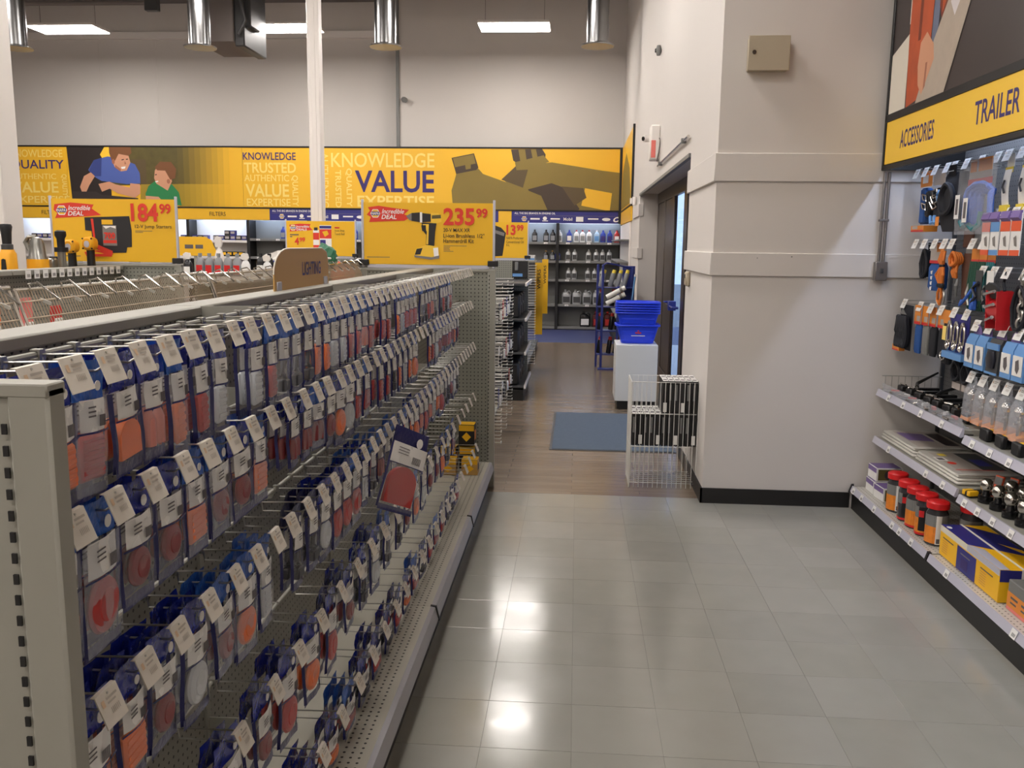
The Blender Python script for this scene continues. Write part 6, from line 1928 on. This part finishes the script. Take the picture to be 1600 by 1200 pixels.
# filter cartons in the lit bays
fb = MB().rbox(-0.05, 0.05, -0.05, 0.05, 0, 0.095, 0.002).mesh('carton', 'black')
fb2 = MB().rbox(-0.05, 0.05, -0.05, 0.05, 0, 0.095, 0.002).mesh('carton', 'blue_band')
fl1 = MB().box(-0.04, 0.04, -0.052, -0.0505, 0.03, 0.075).mesh('label_panel', 'card_grey')
fl2 = MB().box(-0.04, 0.04, -0.052, -0.0505, 0.03, 0.08).mesh('label_panel', 'yellow')
for z, xs, lab, nm, cs in ((1.662, list(range(284, 322, 9)) + list(range(336, 386, 9)) + list(range(42, 78, 9)), fl1, 'upper', (fb2, fb)), (1.342, list(range(330, 388, 9)) + list(range(284, 322, 9)), fl2, 'lower', (fb, fb))):
    for k, x in enumerate(xs):
        for lv in range(2 if (nm == 'upper' and x in (354, 363)) else 1):
            X = px(x)
            if min(abs(X - u) for u in UX) < 0.09:
                continue
            t = thing('filter_carton', 'small %s filter carton on the %s lit shelf below the filters header' % ('navy and grey' if lab is fl1 else 'black and yellow', nm), 'box', (X, YS, z + 0.097 * lv), 0, 'filter cartons, %s lit shelf' % nm)
            link('carton', cs[k % 2], t)
            link('label_panel', lab, t)
# graphic on the side wall
t = thing('side_graphic', 'narrow orange graphic panel on the side wall by the oil shelves', 'sign', (0.85, 15.6, 2.3))
part('panel', MB().box(-0.03, -0.002, -1.6, 1.55, 0.0, 1.17), 'yellow_graphic', t)
part('printed_picture', MB().prism([(-1.5, 0.02), (1.5, 0.02), (1.2, 0.7), (0.2, 0.95), (-0.9, 0.6)], 0, -0.032, -0.0305), 'bottle_ink', t)
part('frame_bar', MB().rbox(-0.036, 0.0, -1.62, 1.56, -0.03, 0.0, 0.003), 'black', t)
part('frame_post', MB().rbox(-0.036, 0.0, -1.63, -1.6, -0.03, 1.2, 0.003), 'black', t)
part('header_band', MB().box(-0.03, -0.002, -1.6, 1.55, -0.26, -0.035), 'yellow_graphic', t)
t = thing('side_shelving', 'pale lit shelf unit on the side wall under the orange graphic', 'shelving', (0.85, 15.6, 0))
part('back_panel', MB().box(-0.03, -0.004, -1.4, 1.5, 0.05, 2.02), 'white_paint', t)
for z in (0.5, 1.0, 1.4, 1.75):
    part('shelf', MB().rbox(-0.2, -0.03, -1.4, 1.5, z - 0.025, z, 0.003), 'mid_grey', t)
part('base', MB().rbox(-0.2, -0.03, -1.4, 1.5, 0.002, 0.12, 0.003), 'black', t)

# ------------------------------------------------------------------ things by the entrance
t = thing('door_mat', 'flat grey blue entrance mat on the wood floor', 'mat', (0.32, 7.79, 0.0))
part('pile', MB().rbox(-0.49, 0.5, -0.79, 0.79, 0.001, 0.009, 0.003), 'mat_blue', t)
part('edge', MB().rbox(-0.51, 0.52, -0.81, 0.81, 0.0003, 0.005, 0.002), 'dark_grey', t)
t = thing('pedestal', 'white laminate pedestal under the stack of blue baskets', 'pedestal', (0.63, 9.08, 0))
part('body', MB().rbox(-0.215, 0.205, -0.24, 0.24, 0.09, 0.665, 0.003), 'laminate', t)
part('toe_kick', MB().box(-0.19, 0.19, -0.22, 0.22, 0.0, 0.09), 'black_cove', t)


def basket(z, rz, label, group, slots=True):
    t = thing('shopping_basket', label, 'basket', (0.635, 9.08, z), rz, group)
    h_ = 0.195
    B0, B1 = (0.16, 0.105), (0.215, 0.16)
    sh = MB()
    sh.loft([(0.0, B0[0], B0[1], 6), (0.003, B0[0] + 0.004, B0[1] + 0.004, 6), (h_, B1[0], B1[1], 6)], 32, cap=False)
    n = 32
    sh.f.append(tuple(range(n)))
    sh.m.append(0)
    part('shell', sh, 'basket_blue', t, fix=False)
    rim = MB().loft([(h_ - 0.02, B1[0] + 0.004, B1[1] + 0.004, 6), (h_ - 0.018, B1[0] + 0.013, B1[1] + 0.013, 6), (h_, B1[0] + 0.013, B1[1] + 0.013, 6), (h_ + 0.002, B1[0], B1[1], 6)], 32, cap=False)
    part('rim', rim, 'basket_blue', t)
    for s in (-1, 1):
        part('handle', MB().tube([(-0.2, s * 0.165, h_ - 0.006), (-0.17, s * 0.18, h_ - 0.008), (0.17, s * 0.18, h_ - 0.008), (0.2, s * 0.165, h_ - 0.006)], 0.006, 8), 'basket_blue', t)
    for k in range(3 if slots else 0):
        part('side_rib', MB().prism([(-0.16, 0.03 + 0.045 * k), (0.16, 0.03 + 0.045 * k), (0.165, 0.042 + 0.045 * k), (-0.165, 0.042 + 0.045 * k)], 1, -(0.1145 + 0.0127 * k) - 0.003, -(0.1145 + 0.0127 * k)), 'basket_blue', t)
    return t


t = basket(0.667, 0.03, 'lowest blue shopping basket with a small emblem on the pedestal', None)
part('emblem', MB().prism([(-0.03, 0.105), (0.03, 0.105), (0.03, 0.118), (-0.03, 0.118)], 1, -0.1405, -0.139).prism([(-0.008, 0.124), (0.008, 0.124), (0.008, 0.138), (-0.008, 0.138)], 1, -0.146, -0.1445), 'red_ink', t)
part('web_lettering', MB().box(-0.07, 0.07, -0.133, -0.132, 0.078, 0.086), 'white_ink', t)
for k in range(5):
    basket(0.795 + 0.025 * k, -0.02, ('second shopping basket with its blue side showing above the lowest', 'blue shopping basket nested in the upper stack')[k > 0], None if k == 0 else 'nested blue baskets', k == 0)

# white wire rack with black cartons
RK = thing('wire_rack', 'white wire bin rack with black and white cartons beside the pillar', 'rack', (0.63, 6.09, 0))
x0, x1, y0, y1, zt = -0.235, 0.222, -0.15, 0.17, 0.74
for x, y in ((x0, y0), (x1, y0), (x0, y1), (x1, y1)):
    part('post', MB().tube([(x, y, 0.0), (x, y, zt)], 0.005, 8), 'wire_white', RK)
for z in (0.035, 0.29, 0.52, zt):
    part('frame_ring', MB().tube([(x0, y0, z), (x1, y0, z), (x1, y1, z), (x0, y1, z)], 0.004, 6, closed=True), 'wire_white', RK)
for k in range(1, 14):
    x = x0 + (x1 - x0) * k / 14
    part('front_wire', MB().tube([(x, y0, 0.0), (x, y0, zt)], 0.0022, 5), 'wire_white', RK)
    part('back_wire', MB().tube([(x, y1, 0.0), (x, y1, zt)], 0.0022, 5), 'wire_white', RK)
for k in range(1, 9):
    y = y0 + (y1 - y0) * k / 9
    part('side_wire', MB().tube([(x0, y, 0.0), (x0, y, zt)], 0.0022, 5), 'wire_white', RK)
    part('side_wire', MB().tube([(x1, y, 0.0), (x1, y, zt)], 0.0022, 5), 'wire_white', RK)
for k in range(1, 12):
    x = x0 + (x1 - x0) * k / 12
    part('shelf_wire', MB().tube([(x, y0, 0.29), (x, y1, 0.29)], 0.0022, 5), 'wire_white', RK)
for k in range(1, 6):
    y = y0 + (y1 - y0) * k / 6
    part('base_wire', MB().tube([(x0, y, 0.035), (x1, y, 0.035)], 0.0022, 5), 'wire_white', RK)
W1 = 0.0395
ca = MB().rbox(-W1 / 2 + 0.001, W1 / 2 - 0.001, -0.067, 0.067, 0, 0.225, 0.0015).mesh('carton', 'black')
cw = MB().rbox(-W1 / 2 + 0.002, W1 / 2 - 0.002, -0.066, 0.066, 0.2252, 0.2262, 0.0003).box(-W1 / 2 + 0.006, W1 / 2 - 0.006, -0.04, 0.02, 0.2263, 0.2266, 1).mesh('top_label', ['paper_white', 'ink'])
cf = MB().box(-0.012, 0.012, -0.068, -0.0672, 0.01, 0.075).mesh('barcode', 'paper_white')
ct = MB().box(-0.013, 0.0, -0.068, -0.0672, 0.09, 0.2).mesh('side_print', 'mid_grey')


def carton(x, y, z, k, label, group):
    t = thing('filter_carton', label, 'box', (0.63 + x, 6.09 + y, z), 0, group)
    link('carton', ca, t)
    link('top_label', cw, t)
    if k % 3 == 1:
        link('barcode', cf, t)
    else:
        link('side_print', ct, t)


k = 0
for r_ in range(2):
    y = (-0.066, 0.084)[r_]
    for i in range(11):
        carton(x0 + 0.029 + 0.0402 * i, y, 0.294, k, 'black carton with white top in the lower layer of the wire rack', 'cartons in the rack, lower layer')
        k += 1
    for i in range(6):
        carton(x1 - 0.026 - 0.0402 * i, y + 0.002, 0.522, k, 'black carton with white top in the upper layer of the wire rack', 'cartons in the rack, upper layer')
        k += 1

# blue spray-can rack
RR = thing('spray_can_rack', 'blue metal rack holding spray cans beside the baskets', 'rack', (0.45, 11.9, 0))
for x, y, z1 in ((-0.10, -0.14, 1.40), (0.11, -0.14, 1.12), (0.3, 0.1, 1.36), (-0.16, 0.1, 1.40)):
    part('post', MB().rbox(x - 0.016, x + 0.016, y - 0.016, y + 0.016, 0.0, z1, 0.003), 'rack_blue', RR)
part('foot', MB().rbox(-0.14, 0.2, -0.22, -0.12, 0, 0.02, 0.003), 'rack_blue', RR)
part('back_panel', MB().rbox(0.17, 0.34, 0.118, 0.13, 0.7, 1.38, 0.003), 'rack_blue', RR)
part('top_bar', MB().tube([(-0.1, -0.14, 1.39), (-0.05, -0.02, 1.42), (0.3, 0.1, 1.35)], 0.012, 6), 'rack_blue', RR)
for z in (0.20, 0.52, 0.84, 1.10):
    part('tray', MB().rbox(-0.16, 0.3, -0.12, 0.118, z - 0.012, z, 0.003), 'rack_blue', RR)
for z, cap, xs in ((1.10, 'card_yellow', (-0.13, 0.0, 0.09, 0.18)), (0.84, 'bottle_red', (-0.13, 0.03, 0.12)), (0.52, 'bottle_red', (-0.13, 0.02, 0.11)), (0.20, 'bottle_red', (-0.13, 0.0, 0.09))):
    for x in xs:
        w_ = 'yellow' if cap == 'card_yellow' else 'red'
        t = thing('spray_can', '%s capped dark spray can on the %s tray of the blue rack' % (w_, {1.10: 'top', 0.84: 'upper middle', 0.52: 'lower middle', 0.20: 'lowest'}[z]), 'spray can', (0.45 + x, 11.86, z + 0.009), 0, 'spray cans, tray at %.2f' % z)
        t.rotation_euler = (0.0, 0.25 if w_ == 'yellow' else 0.12, 0)
        part('can', MB().loft([(0, 0.031, 0.031, 2), (0.005, 0.033, 0.033, 2), (0.17, 0.033, 0.033, 2), (0.185, 0.026, 0.026, 2)], 14), 'bottle_grey' if w_ == 'yellow' else 'bottle_black', t)
        part('cap', MB().loft([(0.183, 0.027, 0.027, 2), (0.225, 0.024, 0.024, 2), (0.228, 0.018, 0.018, 2)], 14), cap, t)
for i in range(2):
    t = thing('poster_tube', ('upper white paper roll laid across the blue rack', 'lower white paper roll laid across the blue rack')[i], 'paper roll', (0.4, 11.60, 0.98 - 0.085 * i))
    part('roll', MB().tube([(0.0, 0, 0), (0.24, 0.0, 0.13)], 0.032, 14), 'paper_white', t)
    part('end_print', MB().tube([(0.17, -0.001, 0.092), (0.2, -0.001, 0.108)], 0.0325, 14), 'grey_ink', t)
t = thing('broom_handle', 'thin pale rod leaning behind the blue baskets', 'rod', (0.72, 11.6, 0))
part('rod', MB().tube([(-0.08, 0, 0.0), (0.05, 0.1, 1.25)], 0.011, 8), 'card_blue', t)
part('tip', MB().tube([(0.05, 0.1, 1.25), (0.053, 0.102, 1.28)], 0.013, 8), 'white_paint', t)
